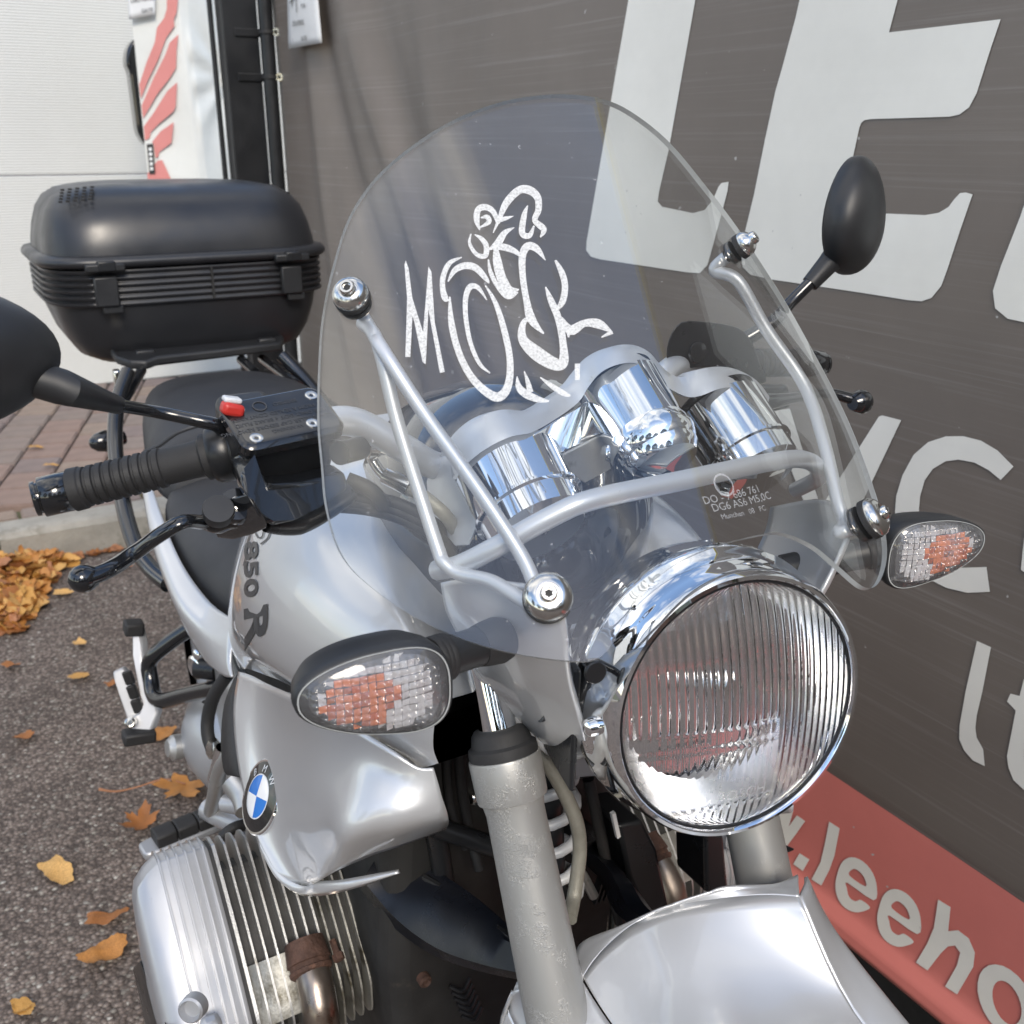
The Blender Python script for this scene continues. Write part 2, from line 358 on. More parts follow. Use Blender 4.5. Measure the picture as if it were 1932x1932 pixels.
# ---- grey printed banner stretched along the fence, wall plane X = .60
WX = .60
def fold(y, z):
    d = 0
    if y > .9:
        k = min((y - .9) / .6, 1); q = 1.75 - z
        for (c0, sl, a, w) in ((2.42, -.55, .022, .07), (2.22, -.75, -.016, .06), (2.05, -.62, .018, .075), (1.80, -.42, -.010, .06), (1.55, -.25, .007, .07), (2.5, -.25, -.012, .05)):
            u = (y - (c0 + sl * q * (.6 + .4 * q))) / w; d += a * math.exp(-u * u) * k * min(1, max(q, 0) * 2.2 + .2)
        d += .006 * math.sin(y * 9 + z * 2.5) * k
    return d + .002 * math.sin(y * 3.1 + 1) + .0015 * math.sin(z * 7 + y * 1.3)
def wall(y, z, off=0): return V((WX + fold(y, z) - off, y, z))
def vinyl(name, base, streak=1.0, rough=.42):
    m, nt, b = node_mat(name); setp(b, Roughness=rough, Specular_IOR_Level=.45)
    s1 = noise_n(nt, 1, 7, .65, stretch=(1, 2.2, 75)); s2 = noise_n(nt, 1, 4, .5, stretch=(1, 1.2, 260)); g1 = noise_n(nt, 2.2, 6, .6)
    r1 = ramp(nt, s1.outputs['Fac'], [(.42, 0.), (.78, 1.)]); r2 = ramp(nt, s2.outputs['Fac'], [(.50, 0.), (.70, 1.)])
    mul = nt.nodes.new('ShaderNodeMath'); mul.operation = 'MULTIPLY'; nt.links.new(r1.outputs[0], mul.inputs[0]); nt.links.new(r2.outputs[0], mul.inputs[1])
    m2 = nt.nodes.new('ShaderNodeMath'); m2.operation = 'MULTIPLY'; m2.inputs[1].default_value = .42 * streak; nt.links.new(mul.outputs[0], m2.inputs[0])
    c1 = mixc(nt, m2.outputs[0], base, (.42, .41, .39)); gr = ramp(nt, g1.outputs['Fac'], [(.3, .86), (.7, 1.10)])
    c2 = mixc(nt, 1., c1.outputs[0], gr.outputs[0], 'MULTIPLY')
    sp_ = ramp(nt, noise_n(nt, 45, 2, .5).outputs['Fac'], [(.755, 0.), (.775, 1.)]); c3 = mixc(nt, sp_.outputs[0], c2.outputs[0], (.45, .44, .42))
    nt.links.new(c3.outputs[0], b.inputs['Base Color'])
    bump(nt, b, s1.outputs['Fac'], .12, .002); return m
m_banner = vinyl('grey_banner_vinyl', (.175, .150, .130)); m_bwhite = vinyl('white_banner_print', (.84, .825, .76), .05); m_bred = vinyl('red_banner_print', (.66, .200, .170), .12)
bn = MB().grid(lambda u, v: wall(-1.6 + 4.33 * u, .30 + 1.55 * v), 155, 60).build('grey_banner', m_banner, None, angle=180, recalc=False, solid=.0012, off=0)
tag(bn, 'large grey vinyl banner with huge white letters stretched along the fence', 'banner')
def wl2(p): q = P(p, X=WX); return (q.y, q.z)
def letter(loops, name='letter', mat=None, parent=bn, off=.0018, raw=False):
    L = [[(p if raw else wl2(p)) for p in l] for l in loops]
    return decal(L, lambda y, z: wall(y, z, off), name, mat or m_bwhite, parent, step=.08)
def rnd(pts, k=3):
    """soft outline through the points"""
    return [(p.x, p.y) for p in spline([V((a, b, 0)) for a, b in pts], k, True)]
letter([[(1226, -200), (1352, -200), (1316, 0), (1265, 285), (1247, 360), (1244, 380), (1252, 390), (1310, 402), (1332, 396), (1348, 376), (1358, 352), (1364, 345), (1377, 343), (1375, 360), (1364, 401), (1345, 470), (1336, 500), (1322, 515), (1300, 514), (1135, 489), (1118, 484), (1109, 472), (1110, 455), (1190, 0)]])
EB = [(780, 0), (760, 90), (690, 350), (655, 470), (600, 720), (540, 1010), (490, 1210), (470, 1310), (480, 1380), (520, 1420), (630, 1445), (1100, 1515), (1330, 1552), (1400, 1558), (1450, 1540), (1500, 1480), (1530, 1400), (1600, 1190), (1665, 1005), (1630, 995), (1600, 998), (1570, 1030), (1540, 1070), (1490, 1100), (1420, 1112), (1250, 1105), (1020, 1100), (985, 1085), (985, 1050), (1040, 860), (1085, 660), (1095, 635), (1110, 622), (1140, 616), (1550, 603), (1600, 592), (1650, 555), (1690, 480), (1760, 260), (1815, 100), (1240, 168), (1290, -20), (1390, -420), (880, -420)]
EL = [wl2(K(3, *p)) for p in EB]
letter([EL], raw=True)
q0 = wl2(K(3, 480, 1330)); q1 = wl2(K(3, 1782, 1530)); letter([[(y + q1[0] - q0[0], z + q1[1] - q0[1]) for y, z in EL]], raw=True)
letter([[(1448, 776), (1490, 771), (1549, 958), (1657, 786), (1664, 784), (1699, 793), (1601, 1003), (1574, 1090), (1532, 1084), (1533, 985)]])
letter([[K(14, *p) for p in [(1105, 1280), (1112, 1180), (1150, 1050), (1220, 920), (1310, 842), (1420, 806), (1530, 805), (1640, 833), (1745, 895), (1845, 996), (1765, 1080), (1690, 1018), (1600, 970), (1500, 952), (1420, 962), (1340, 1010), (1290, 1080), (1262, 1180), (1255, 1260), (1262, 1400), (1300, 1520), (1380, 1600), (1500, 1630), (1680, 1625), (1702, 1780), (1560, 1786), (1430, 1755), (1300, 1690), (1190, 1580), (1130, 1450)]]])
letter([[(1931, 1020), (1926, 1075), (1985, 1115), (2000, 1000), (2010, 900), (1960, 880)]])
letter([[K(10, *p) for p in [(1600, 420), (1700, 465), (1640, 780), (1600, 950), (1590, 1040), (1600, 1110), (1645, 1190), (1657, 1312), (1570, 1270), (1510, 1200), (1475, 1120), (1478, 1020), (1520, 780)]]])
letter([[K(10, *p) for p in [(1840, 795), (1815, 850), (1878, 915), (1850, 1060), (1815, 1240), (1825, 1320), (1860, 1410), (1932, 1478), (2040, 1520), (2040, 1420), (1965, 1350), (1938, 1260), (1940, 1120), (1968, 950), (2040, 980), (2060, 880), (1985, 850), (2010, 720), (1935, 690), (1905, 812)]]])
# red lower strip: a separate sheet wrapped round the bottom rail, with the white web address
rs = empty('red_banner_strip', (WX, 0, .35), 'faded red banner strip with white web address along the fence bottom', 'banner')
def red(u, v):
    y = -1.6 + 3.4 * u; zt = .4466 + .003 * math.sin(y * 4); prof = [(-.010, zt), (-.013, .40), (-.016, .32), (-.02, .262), (-.032, .238), (-.034, .222), (-.022, .205), (-.004, .198), (.012, .205)]
    i = min(int(v * 8), 7); t = v * 8 - i; a, b2 = prof[i], prof[i + 1]
    return V((WX + a[0] + (b2[0] - a[0]) * t + .0015 * math.sin(y * 11), y, a[1] + (b2[1] - a[1]) * t))
rb_ = MB().grid(red, 90, 32).build('red_sheet', m_bred, rs, angle=180, recalc=False); rb_.location = (-WX, 0, -.35)
def redfn(y, z):
    pr_ = [(.46, -.0095), (.4466, -.010), (.40, -.013), (.32, -.016), (.262, -.02), (.238, -.032), (.20, -.034)]
    for (z0, x0), (z1, x1) in zip(pr_, pr_[1:]):
        if z >= z1: return V((WX + x0 + (x1 - x0) * (z0 - z) / (z0 - z1) + .0015 * math.sin(y * 11) - .0014, y, z))
    return V((WX - .036, y, z))
def rletter(loops, name='letter'):
    o = decal([[wl2(p) for p in l] for l in loops], redfn, name, m_bwhite, rs, step=.05); o.location = (-WX, 0, -.35)
for wseg in ([(455, 150), (480, 300), (497, 470)], [(497, 470), (560, 400), (640, 300)], [(640, 300), (615, 400), (588, 525)], [(588, 525), (640, 455), (712, 350)]):
    rletter([[(K(11, *p)) for p in stroke(wseg, 58, 3)[0]]])
rletter([[K(11, *p) for p in [(712, 545), (768, 580), (735, 643), (680, 605)]]])
rletter([[K(11, *p) for p in [(870, 370), (930, 408), (905, 560), (880, 640), (840, 725), (785, 690), (830, 595), (850, 490)]]])
for dx, dy in ((0, 0), (236, 180)):
    sc = 1.0 + .05 * (dx > 0)
    o = [(1128, 812), (1145, 745), (1120, 660), (1065, 595), (1000, 570), (950, 595), (925, 660), (917, 730), (935, 800), (975, 850), (1030, 876), (1080, 870), (1112, 850), (1060, 808), (1030, 815), (995, 790), (980, 740), (982, 712)]
    h = [(990, 672), (1003, 640), (1030, 640), (1070, 680), (1082, 735)]
    rletter([rnd([K(11, 917 + dx + (a - 917) * sc, 570 + dy + (b - 570) * sc) for a, b in l], 3) for l in (o, h)])
rletter([[K(11, *p) for p in [(1485, 812), (1555, 855), (1545, 990), (1600, 985), (1660, 1030), (1697, 1110), (1690, 1190), (1608, 1340), (1540, 1295), (1600, 1180), (1615, 1110), (1585, 1070), (1545, 1075), (1510, 1110), (1440, 1205), (1375, 1160), (1430, 1060), (1465, 970)]]])
oo = [K(11, 1885 + 165 * math.cos(t) + 30 * math.sin(t), 1385 + 200 * math.sin(t) + 60 * math.cos(t)) for t in [i * .2617 for i in range(24)]]
oi = [K(11, 1885 + 82 * math.cos(t) + 15 * math.sin(t), 1390 + 118 * math.sin(t) + 35 * math.cos(t)) for t in [i * .2617 for i in range(24)]]
rletter([oo, oi])
# fence frame carrying the banners: posts, yellow top rail, dark bottom boards
m_blacksteel = M('black_painted_steel', (.012, .013, .015), .38, 0, .3, 8, bmp=.1, bscale=200)
m_yellow = M('yellow_paint', (.62, .50, .06), .45, 0, .1, 8)
fe = empty('fence', (.66, .5, 0), 'black steel fence with yellow top rail holding the banners', 'fence')
for y in (-1.5, -.1, 1.3): MB().box((.03, y - .5, .93), (.05, .05, 1.86)).build('post', m_blacksteel, fe, smooth=False, bevel=.004)
MB().tube([(-.03, -2.2, 1.885), (-.03, 2.15, 1.885)], .024).build('top_rail', m_yellow, fe)
MB().tube([(-.035, -2.2, .222), (-.035, 1.3, .222)], .010).build('bottom_rail', m_blacksteel, fe)
MB().box((.0, -.35, .09), (.02, 3.6, .18)).build('kick_board', m_dark, fe, smooth=False)

# ---- black gate post with zip ties
gp = empty('gate_post', (.55, 2.75, 0), 'black steel gate post with zip ties at the end of the grey banner', 'post')
MB().box((-.040, .05, .96), (.105, .07, 1.92)).build('post', m_blacksteel, gp, smooth=False, bevel=.004)
MB().tube([(.025, -.02, 0), (.025, -.02, 1.9)], .021).build('hinge_tube', m_blacksteel, gp)
MB().tube([(-.105, .09, 0), (-.105, .09, 1.9)], .008).build('drop_rod', m_blacksteel, gp)
for z in (1.60, 1.48, .98, .6):
    MB().lathe((.025, -.02, z - .004), (0, 0, 1), [(0, .023), (0, .025), (.009, .025), (.009, .023)], 20, False).build('zip_tie', m_rubber, gp)
    MB().box((-.015, .015, z), (.09, .012, .022)).build('hinge_lug', m_blacksteel, gp, smooth=False, bevel=.002)
    MB().lathe((.046, -.042, z), (-.5, -.8, 0), [(0, .011), (.003, .011), (.003, .005), (0, .005)], 16, False).build('eyelet', m_steel, gp)

# ---- white banner with red wing on the open gate leaf
m_wban = M('white_banner_vinyl', (.70, .71, .675), .42, 0, .06, 4, bmp=.15, bscale=9, bdist=.02)
m_wred = M('faded_red_print', (.62, .235, .215), .45, 0, .06, 4)
YB = 4.15
def B(p, back=0): return P(p, Y=YB + back)
wb_ = empty('white_banner', tuple(P((345, 700), Y=YB)), 'white banner with faded red wing print hung on the open gate', 'banner')
bo = V(wb_.location)
def bedge(p, back, off=(0, 0, 0)): return P(p, Y=YB + back) - bo + V(off)
def ban(u, v):
    # left edge, fold, right edge as vertical lines measured at the top and low down
    L0, L1 = P((245.5, 0), Y=YB + .10), P((315, 690), Y=YB + .10); F0, F1 = P((344, 0), Y=YB), P((395, 420), Y=YB); R0, R1 = P((418, 0), Y=YB + .14), P((452, 470), Y=YB + .14)
    def line(a, b, z): t = (z - a.z) / (b.z - a.z); return a + (b - a) * t
    z = .42 + 1.95 * v
    l, f, r = line(L0, L1, z), line(F0, F1, z), line(R0, R1, z)
    c = l + (f - l) * (u / .55) if u < .55 else f + (r - f) * ((u - .55) / .45)
    pk = P((428, 150), Y=YB + .14)
    dd = math.hypot((c.x - pk.x), (c.z - pk.z)); a = math.atan2(c.z - pk.z, c.x - pk.x)
    w = (.016 * math.sin(a * 9 + .5) * math.exp(-dd * 3.0) if u > .55 else .003 * math.sin(z * 9 + u * 7))
    c = V((c.x, c.y + w + .012 * math.exp(-((u - .55) / .03) ** 2), z)); return c
bsh = MB().grid(lambda u, v: ban(u, v) - bo, 44, 70).build('banner_sheet', m_wban, wb_, angle=180, recalc=False)
Lp, Fp = P((245.5, 0), Y=YB + .10), P((344, 0), Y=YB); nb = V((Fp - Lp)).cross(V((0, 0, 1))).normalized()
if nb.y > 0: nb = -nb
def onleft(p, off=.006):
    d = ray(*p); t = (Lp - CAM).dot(nb) / d.dot(nb); return CAM + d * t + nb * off - bo
tb = (Fp - Lp); tb.z = 0; tb.normalize()
def to2(p): q = onleft(p, 0) + bo - Lp; return (q.dot(tb), q.z)
def from2(a, z, off=.010): return Lp + tb * a + V((0, 0, z)) + nb * off - bo
for L in ([(415, -60), (510, -60), (512, 0), (500, 110), (475, 170), (480, 230), (410, 330), (340, 520), (250, 700), (190, 860), (175, 740), (240, 540), (310, 370), (330, 240), (390, 160), (415, 80)],
          [(515, 300), (500, 430), (495, 590), (440, 680), (330, 820), (210, 1030), (195, 920), (300, 680), (400, 480), (440, 370)],
          [(505, 715), (490, 930), (470, 970), (340, 1080), (275, 1150), (265, 1200), (225, 1220), (215, 1100), (300, 980), (420, 790)],
          [(475, 1060), (455, 1240), (350, 1320), (340, 1365), (315, 1370), (300, 1250), (285, 1235), (360, 1140)],
          [(335, 1392), (375, 1390), (460, 1575), (520, 1700), (262, 1700), (245, 1510)]):
    decal([[to2(K(21, *p)) for p in L]], from2, 'wing_print', m_wred, wb_, step=.1)
m_ink = M('black_ink', (.03, .03, .03), .6, 0, .2, 20)
tg = [to2(K(21, *p)) for p in [(243, 1252), (298, 1248), (318, 1508), (268, 1512)]]
decal([tg], lambda a, z: from2(a, z, .015), 'printed_label', m_ink, wb_)
for k in range(5):
    y0 = 1285 + k * 42; decal([[to2(K(21, *p)) for p in [(262 + k * 3, y0), (288 + k * 3, y0 - 4), (291 + k * 3, y0 + 22), (266 + k * 3, y0 + 26)]]], lambda a, z: from2(a, z, .019), 'label_text', m_white, wb_)
ge = P((452, 300), Y=YB + .16) - bo
mb = MB()
for p0, p1 in (((422, -20), (460, 400)),):
    a, b2 = P(p0, Y=YB + .17) - bo, P(p1, Y=YB + .17) - bo
    up = V((0, 0, 2.4))
mb.box((a.x * .5 + b2.x * .5 + .012, b2.y, .55), (.035, .035, 2.5)).build('gate_frame', m_blacksteel, wb_, smooth=False, bevel=.003)
ey = P(K(21, 905, 698), Y=YB + .125) - bo
MB().lathe(ey, (0, -1, 0), [(0, .013), (.006, .013), (.006, .006), (0, .006)], 18, False).build('eyelet', m_steel, wb_)
MB().tube(spline([ey + V((-.002, -.012, 0)), ey + V((.02, -.016, .002)), ey + V((.045, -.01, .0))], 5), .0055, 8).build('zip_tie', m_rubber, wb_)
MB().box(ey + V((.045, -.012, 0)), (.018, .014, .02)).build('zip_tie_head', m_rubber, wb_, bevel=.002)
# curved black guard peeping out behind the banner
gd = [P(K(21, *p), Y=YB + .16) for p in [(125, 345), (85, 390), (62, 460), (60, 560), (85, 620), (105, 760), (130, 950), (155, 1130), (185, 1200), (225, 1250), (300, 1250), (240, 700), (200, 345)]]
go = gd[4].copy(); o = MB().prism([p - go for p in spline(gd, 3, True)], (0, .09, 0)).build('black_guard', m_gloss, None, bevel=.01); o.location = go
tag(o, 'curved black plastic guard peeping out behind the left edge of the white banner', 'guard')

# ---- two paper notices
m_paper = M('laminated_paper', (.74, .75, .75), .35, 0, .05, 6)
def notice(quad, label, lines, marks=True):
    a, b2, c, d = quad; o = a.copy(); e = empty('paper_notice', o, label, 'notice', 'delivery gate notices')
    n = (b2 - a).cross(d - a).normalized()
    if n.dot(CAM - a) < 0: n = -n
    def at(u, v, h=0): return a + (b2 - a) * u * (1 - v) + (d - a) * v * (1 - u) + (c - a) * u * v + n * (h + .006 * math.sin(u * 3) * math.sin(v * 3)) - o
    MB().grid(lambda u, v: at(u, v), 8, 10).build('sheet', m_paper, e, angle=180, solid=.0012)
    ar = (b2 - a).length / (d - a).length
    for (t, u, v, s) in lines:
        text_on(t, s, lambda x, y: at(u + x / ar, v - y, .003), 'lettering', m_ink, e, spacing=.95)
    if marks:
        for k in ([(.12, .30), (.42, .36)], [(.32, .22), (.22, .46)], [(.38, .25), (.40, .55)], [(.15, .42), (.42, .30)]):
            decal([stroke(k, .02, 2)[0]], lambda x, y: at(x, y, .003), 'drawn_mark', m_ink, e)
def wq(p, off=.025): q = P(p, X=WX - off); return q
notice([wq(K(21, 1448, -260)), wq(K(21, 1700, -260)), wq(K(21, 1755, 372)), wq(K(21, 1465, 425))], 'crumpled white delivery notice fixed to the grey banner beside the gate post', [('FOR', .55, .50, .085), ('DELIVERIES', .22, .72, .095), ('GATE', .46, .93, .085)])
notice([onleft(K(21, 70, -330), .03) + bo, onleft(K(21, 330, -330), .03) + bo, onleft(K(21, 325, 135), .03) + bo, onleft(K(21, 100, 178), .03) + bo], 'white delivery notice fixed over the red wing on the white banner', [('FOR', .5, .45, .11), ('DELIVERIES', .12, .72, .11), ('GATE', .5, .93, .1)])

# ---- fallen leaves
def leafmat(i, c): return M('leaf_%s' % 'abcdefgh'[i], c, .6, 0, .35, 18, bmp=.3, bscale=120, dirt=(tuple(q * .45 for q in c), 30, .62))
m_leaf = [leafmat(i, c) for i, c in enumerate([(.42, .185, .045), (.50, .27, .07), (.56, .33, .11), (.30, .115, .03), (.36, .16, .075), (.24, .10, .045)])]
def leaf_mesh(seed, lobes, size, curl):
    random.seed(seed); n = 44; out = []; ph0 = random.uniform(0, 6); asp = random.uniform(.55, .8); sq = random.uniform(.75, 1.0)
    for i in range(n):
        t = 2 * math.pi * i / n
        if lobes: r = .55 + .45 * abs(math.cos(t * 2.5)) ** .7 * (1 if abs(t - math.pi) < 2.6 else .7); x, y = r * math.sin(t), -r * math.cos(t)
        else: x, y = asp * math.copysign(abs(math.sin(t)) ** sq, math.sin(t)) * (1 + .15 * math.sin(2 * t + ph0)), -math.copysign(abs(math.cos(t)) ** sq, math.cos(t)) * (1 + .10 * math.sin(3 * t + ph0))
        j = 1 + random.uniform(-.05, .05) + .06 * math.sin(5 * t + ph0) + .04 * math.sin(11 * t); out.append((x * j * size, y * j * size))
    vs, fs = fill([out], size * .20); ph = random.uniform(0, 6); k1, k2 = random.uniform(.6, 1.3), random.uniform(-1, 1); a_ = random.uniform(0, 3); ca_, sa_ = math.cos(a_), math.sin(a_)
    m = MB(); m.v = []
    for x, y in vs:
        X, Y = x / size, y / size; u, w = X * ca_ + Y * sa_, -X * sa_ + Y * ca_
        z = k1 * u * u + .5 * k2 * w * w + .30 * math.sin(4 * u + ph) * math.sin(3.3 * w) + .12 * math.sin(9 * u + ph) * math.cos(8 * w) + .10 * abs(X) + .05 * abs(math.sin(7 * Y + 4 * abs(X)))
        m.v.append(V((x, y, curl * size * z)))
    m.f = fs
    o = m.build('fallen_leaf', None, None, angle=180, recalc=False, solid=0); me = o.data; bpy.data.objects.remove(o); return me
LM = [leaf_mesh(i, i % 3 == 0, 1, .14 + .08 * (i % 5)) for i in range(12)]
def leaf(loc, s, rot, mi, mesh, label, group=None):
    me = mesh if mesh.materials and mesh.materials[0] == m_leaf[mi] else None
    if me is None:
        key = mesh.name + str(mi); me = LC.get(key)
        if me is None: me = mesh.copy(); me.materials.clear(); me.materials.append(m_leaf[mi]); LC[key] = me
    o = bpy.data.objects.new('fallen_leaf', me); COL.objects.link(o); o.location = loc; o.scale = (s,) * 3; o.rotation_euler = rot; tag(o, label, 'leaf', group); return o
LC = {}
random.seed(11)
pile = []
for i in range(250):
    for _ in range(60):
        px, py = random.uniform(-60, 125), random.uniform(1020, 1190)
        # outline of the heap in the photograph
        lim = 1043 - (px - 40) * .08; edge = 118 if py < 1075 else 118 - (py - 1075) * .75
        if py > lim - 22 and px < edge + random.uniform(-12, 6): break
    mi_ = random.choice([0, 0, 1, 1, 2, 3, 4]); q = P((px, py), Z=.02); h = max(0, min(1, (edge - px) / 70)) * max(0, min(1, (1190 - py) / 90))
    if q.y > 2.97: q.y = 2.97 - random.uniform(0, .05)
    leaf((q.x, q.y, .012 + h * random.uniform(0, .05)), random.uniform(.022, .040), (random.uniform(-.7, .7), random.uniform(-.7, .7), random.uniform(0, 6.3)), mi_, random.choice(LM), '%s leaf %s of the heap against the kerb' % (('orange', 'golden yellow', 'pale yellow', 'dark red-brown', 'pinkish brown')[mi_], 'on the kerb side' if py < 1070 else 'in the middle' if py < 1120 else 'on the near edge'), 'leaves heaped against the kerb')
for i in range(16):
    t = i / 16; q = P((130 + 90 * t + random.uniform(-6, 6), 1042 - 18 * t + random.uniform(-4, 9)), Z=.01); q.y = min(q.y, 2.975)
    leaf(q, random.uniform(.014, .022), (random.uniform(-.4, .4), random.uniform(-.4, .4), random.uniform(0, 6.3)), random.choice([3, 5, 4]), random.choice(LM), 'small reddish leaf in the thin line along the kerb foot', 'leaves trailing along the kerb foot')
singles = [(K(12, 400, 825), .044, 2, 7, 'curled yellow leaf lying alone left of the engine', .4), (K(12, 748, 1165), .036, 3, 4, 'reddish brown rectangular leaf lying beside the valve cover', 1.2), (K(12, 722, 1420), .038, 0, 8, 'orange leaf with a small hole beside the valve cover', 1.9),
           (K(12, 165, 1790), .022, 1, 10, 'thin orange leaf scrap at the lower left of the asphalt', .6), ((150, 1213), .022, 2, 1, 'small yellow leaf between the heap and the rear foot peg', .2), ((150, 1275), .026, 1, 5, 'orange leaf beside the rear foot peg bracket', 1.3), ((45, 1390), .024, 3, 2, 'brown leaf on the open asphalt at left', 2.2),
           ((118, 1118), .028, 2, 11, 'pale yellow leaf below the brake lever ball', 1.6), ((235, 1070), .024, 4, 7, 'pinkish brown leaf on the asphalt behind the brake lever', 1.5), ((305, 1385), .032, 0, 2, 'orange leaf beside the silver gearbox cover', 1.3), ((20, 1255), .028, 3, 4, 'brown leaf at the left edge of the frame', .7),
           ((52, 1165), .03, 0, 9, 'orange leaf just below the leaf heap', .9), ((40, 1905), .014, 1, 3, 'tiny orange leaf scrap by the lower left corner', .3), ((212, 1290), .02, 3, 8, 'small brown leaf half hidden by the foot peg', .3)]
for p, s, mi, me, lb, rz in singles:
    q = P(p, Z=.012); leaf(q, s, (random.uniform(-.15, .15), random.uniform(-.15, .15), rz), mi, LM[me], lb)
for p, s, lb in (((66, 843), .030, 'orange leaf lying on the pavers nearer the mirror'), ((95, 877), .028, 'pale orange leaf lying on the pavers above the grip end')):
    q = P(p, Z=.135); leaf(q, s, (.1, .1, 1.3), 1, LM[7], lb)
# maple leaf with a long stalk
def maple(p0, size, label, rz, mi, stalk=None, curl=.25):
    c = P(p0, Z=.015); e = empty('maple_leaf', c, label, 'leaf'); out = []
    tips = [(0, 1.0), (.42, .62), (.95, .55), (.62, .12), (.80, -.38), (.30, -.40), (.0, -.22)]
    pr = [(0, 1.0), (.10, .78), (.22, .80), (.20, .48), (.42, .62), (.62, .60), (.95, .60), (.80, .34), (.86, .22), (.48, .10), (.66, -.05), (.78, -.32), (.50, -.28), (.30, -.42), (.12, -.30), (.0, -.20)]
    loop = pr + [(-x, y) for x, y in pr[::-1][1:-1]]
    vs, fs = fill([loop], .2); m = MB()
    for x, y in vs:
        r = math.hypot(x, y); a = math.atan2(x, y); m.v.append(V((x, y, curl * r * r * .5 + .10 * r * abs(math.sin(a * 3.5)) + .03 * math.sin(9 * x) * math.sin(7 * y))) * size)
    m.f = fs; b = m.build('blade', m_leaf[mi], e, angle=180, recalc=False); b.rotation_euler = (0, 0, rz)
    if stalk:
        pts = [c - c] + [P(q, Z=.012) - c for q in stalk]; MB().tube(spline([V((x.x, x.y, x.z + .004)) for x in pts], 6), [.0018, .0014, .003], 8).build('stalk', m_leaf[4], e)
    return e
maple((350, 1482), .062, 'big orange maple leaf with long stalk beside the gearbox', 2.2, 0, [(310, 1473), (262, 1487), (220, 1496), (188, 1492)])
maple((272, 1556), .045, 'crumpled brown maple leaf behind the rider foot peg', .7, 3, None, .9)

# ---- what stands behind the photographer (seen only in the chrome): trees, plus a brick building added to darken the reflections
m_bark = M('bark', (.10, .075, .055), .9, 0, .3, 8, bmp=.6, bscale=30)
m_fol = [M('foliage_%s' % 'ab'[i], c, .7, 0, .4, 3) for i, c in enumerate([(.045, .065, .022), (.085, .075, .022)])]
random.seed(3)
for k, (x, y, h) in enumerate([(-13, -9, 7.5), (-9.5, -13, 9), (-4.5, -15, 7), (1, -14, 8.5), (-15, -3, 8), (5.5, -13, 7)]):
    t = empty('tree', (x, y, 0), ['round tree at the far left of the row behind the photographer', 'tallest tree in the row behind the photographer', 'low tree in the middle of the row behind the photographer', 'tree right of the middle in the row behind the photographer', 'tree standing apart by the car park side', 'tree at the right end of the row behind the photographer'][k], 'tree', 'trees behind the photographer')
    MB().tube([(0, 0, 0), (.1, 0, h * .3), (0, .1, h * .6), (.1, 0, h * .9)], [.22, .16, .1, .03], 8).build('trunk', m_bark, t)
    m = MB()
    for i in range(2600):
        a, z = random.uniform(0, 6.28), random.random(); rr = h * .28 * math.sin(math.pi * (.12 + .82 * z)) * random.uniform(.5, 1.08)
        c = V((rr * math.cos(a), rr * math.sin(a), h * (.25 + .75 * z))); u = V((random.gauss(0, 1), random.gauss(0, 1), random.gauss(0, 1))).normalized(); w = frame(u)[0]; s = h * .026
        m.add([c - u * s, c + w * s * .7, c + u * s, c - w * s * .7], [(0, 1, 2, 3)])
    m.build('crown', m_fol[k % 2], t, smooth=False, recalc=False)
m_brick = M('brick_wall_far', (.20, .115, .09), .85, 0, .2, 2, bmp=.3, bscale=40)
bd = empty('reflection_building', (-4, -22, 0), 'low brown brick building added behind the trees to darken reflections', 'building')
MB().box((0, 0, 2.2), (26, 6, 4.4)).build('wall', m_brick, bd, smooth=False)
MB().box((0, 0, 4.55), (26.6, 6.6, .3)).build('roof', m_dark, bd, smooth=False)
for i in range(6):
    w = MB().box((-10 + i * 4, 3.02, 2.3), (1.8, .06, 1.4)).build('window', m_white, bd, smooth=False); MB().box((-10 + i * 4, 3.06, 2.3), (1.6, .04, 1.2)).build('pane', m_gloss, w, smooth=False)

# ================================================================== THE MOTORCYCLE
bike = empty('motorcycle', (0, .62, 0), 'silver naked motorcycle with round chrome headlight, clear windscreen and black top case', 'motorcycle')
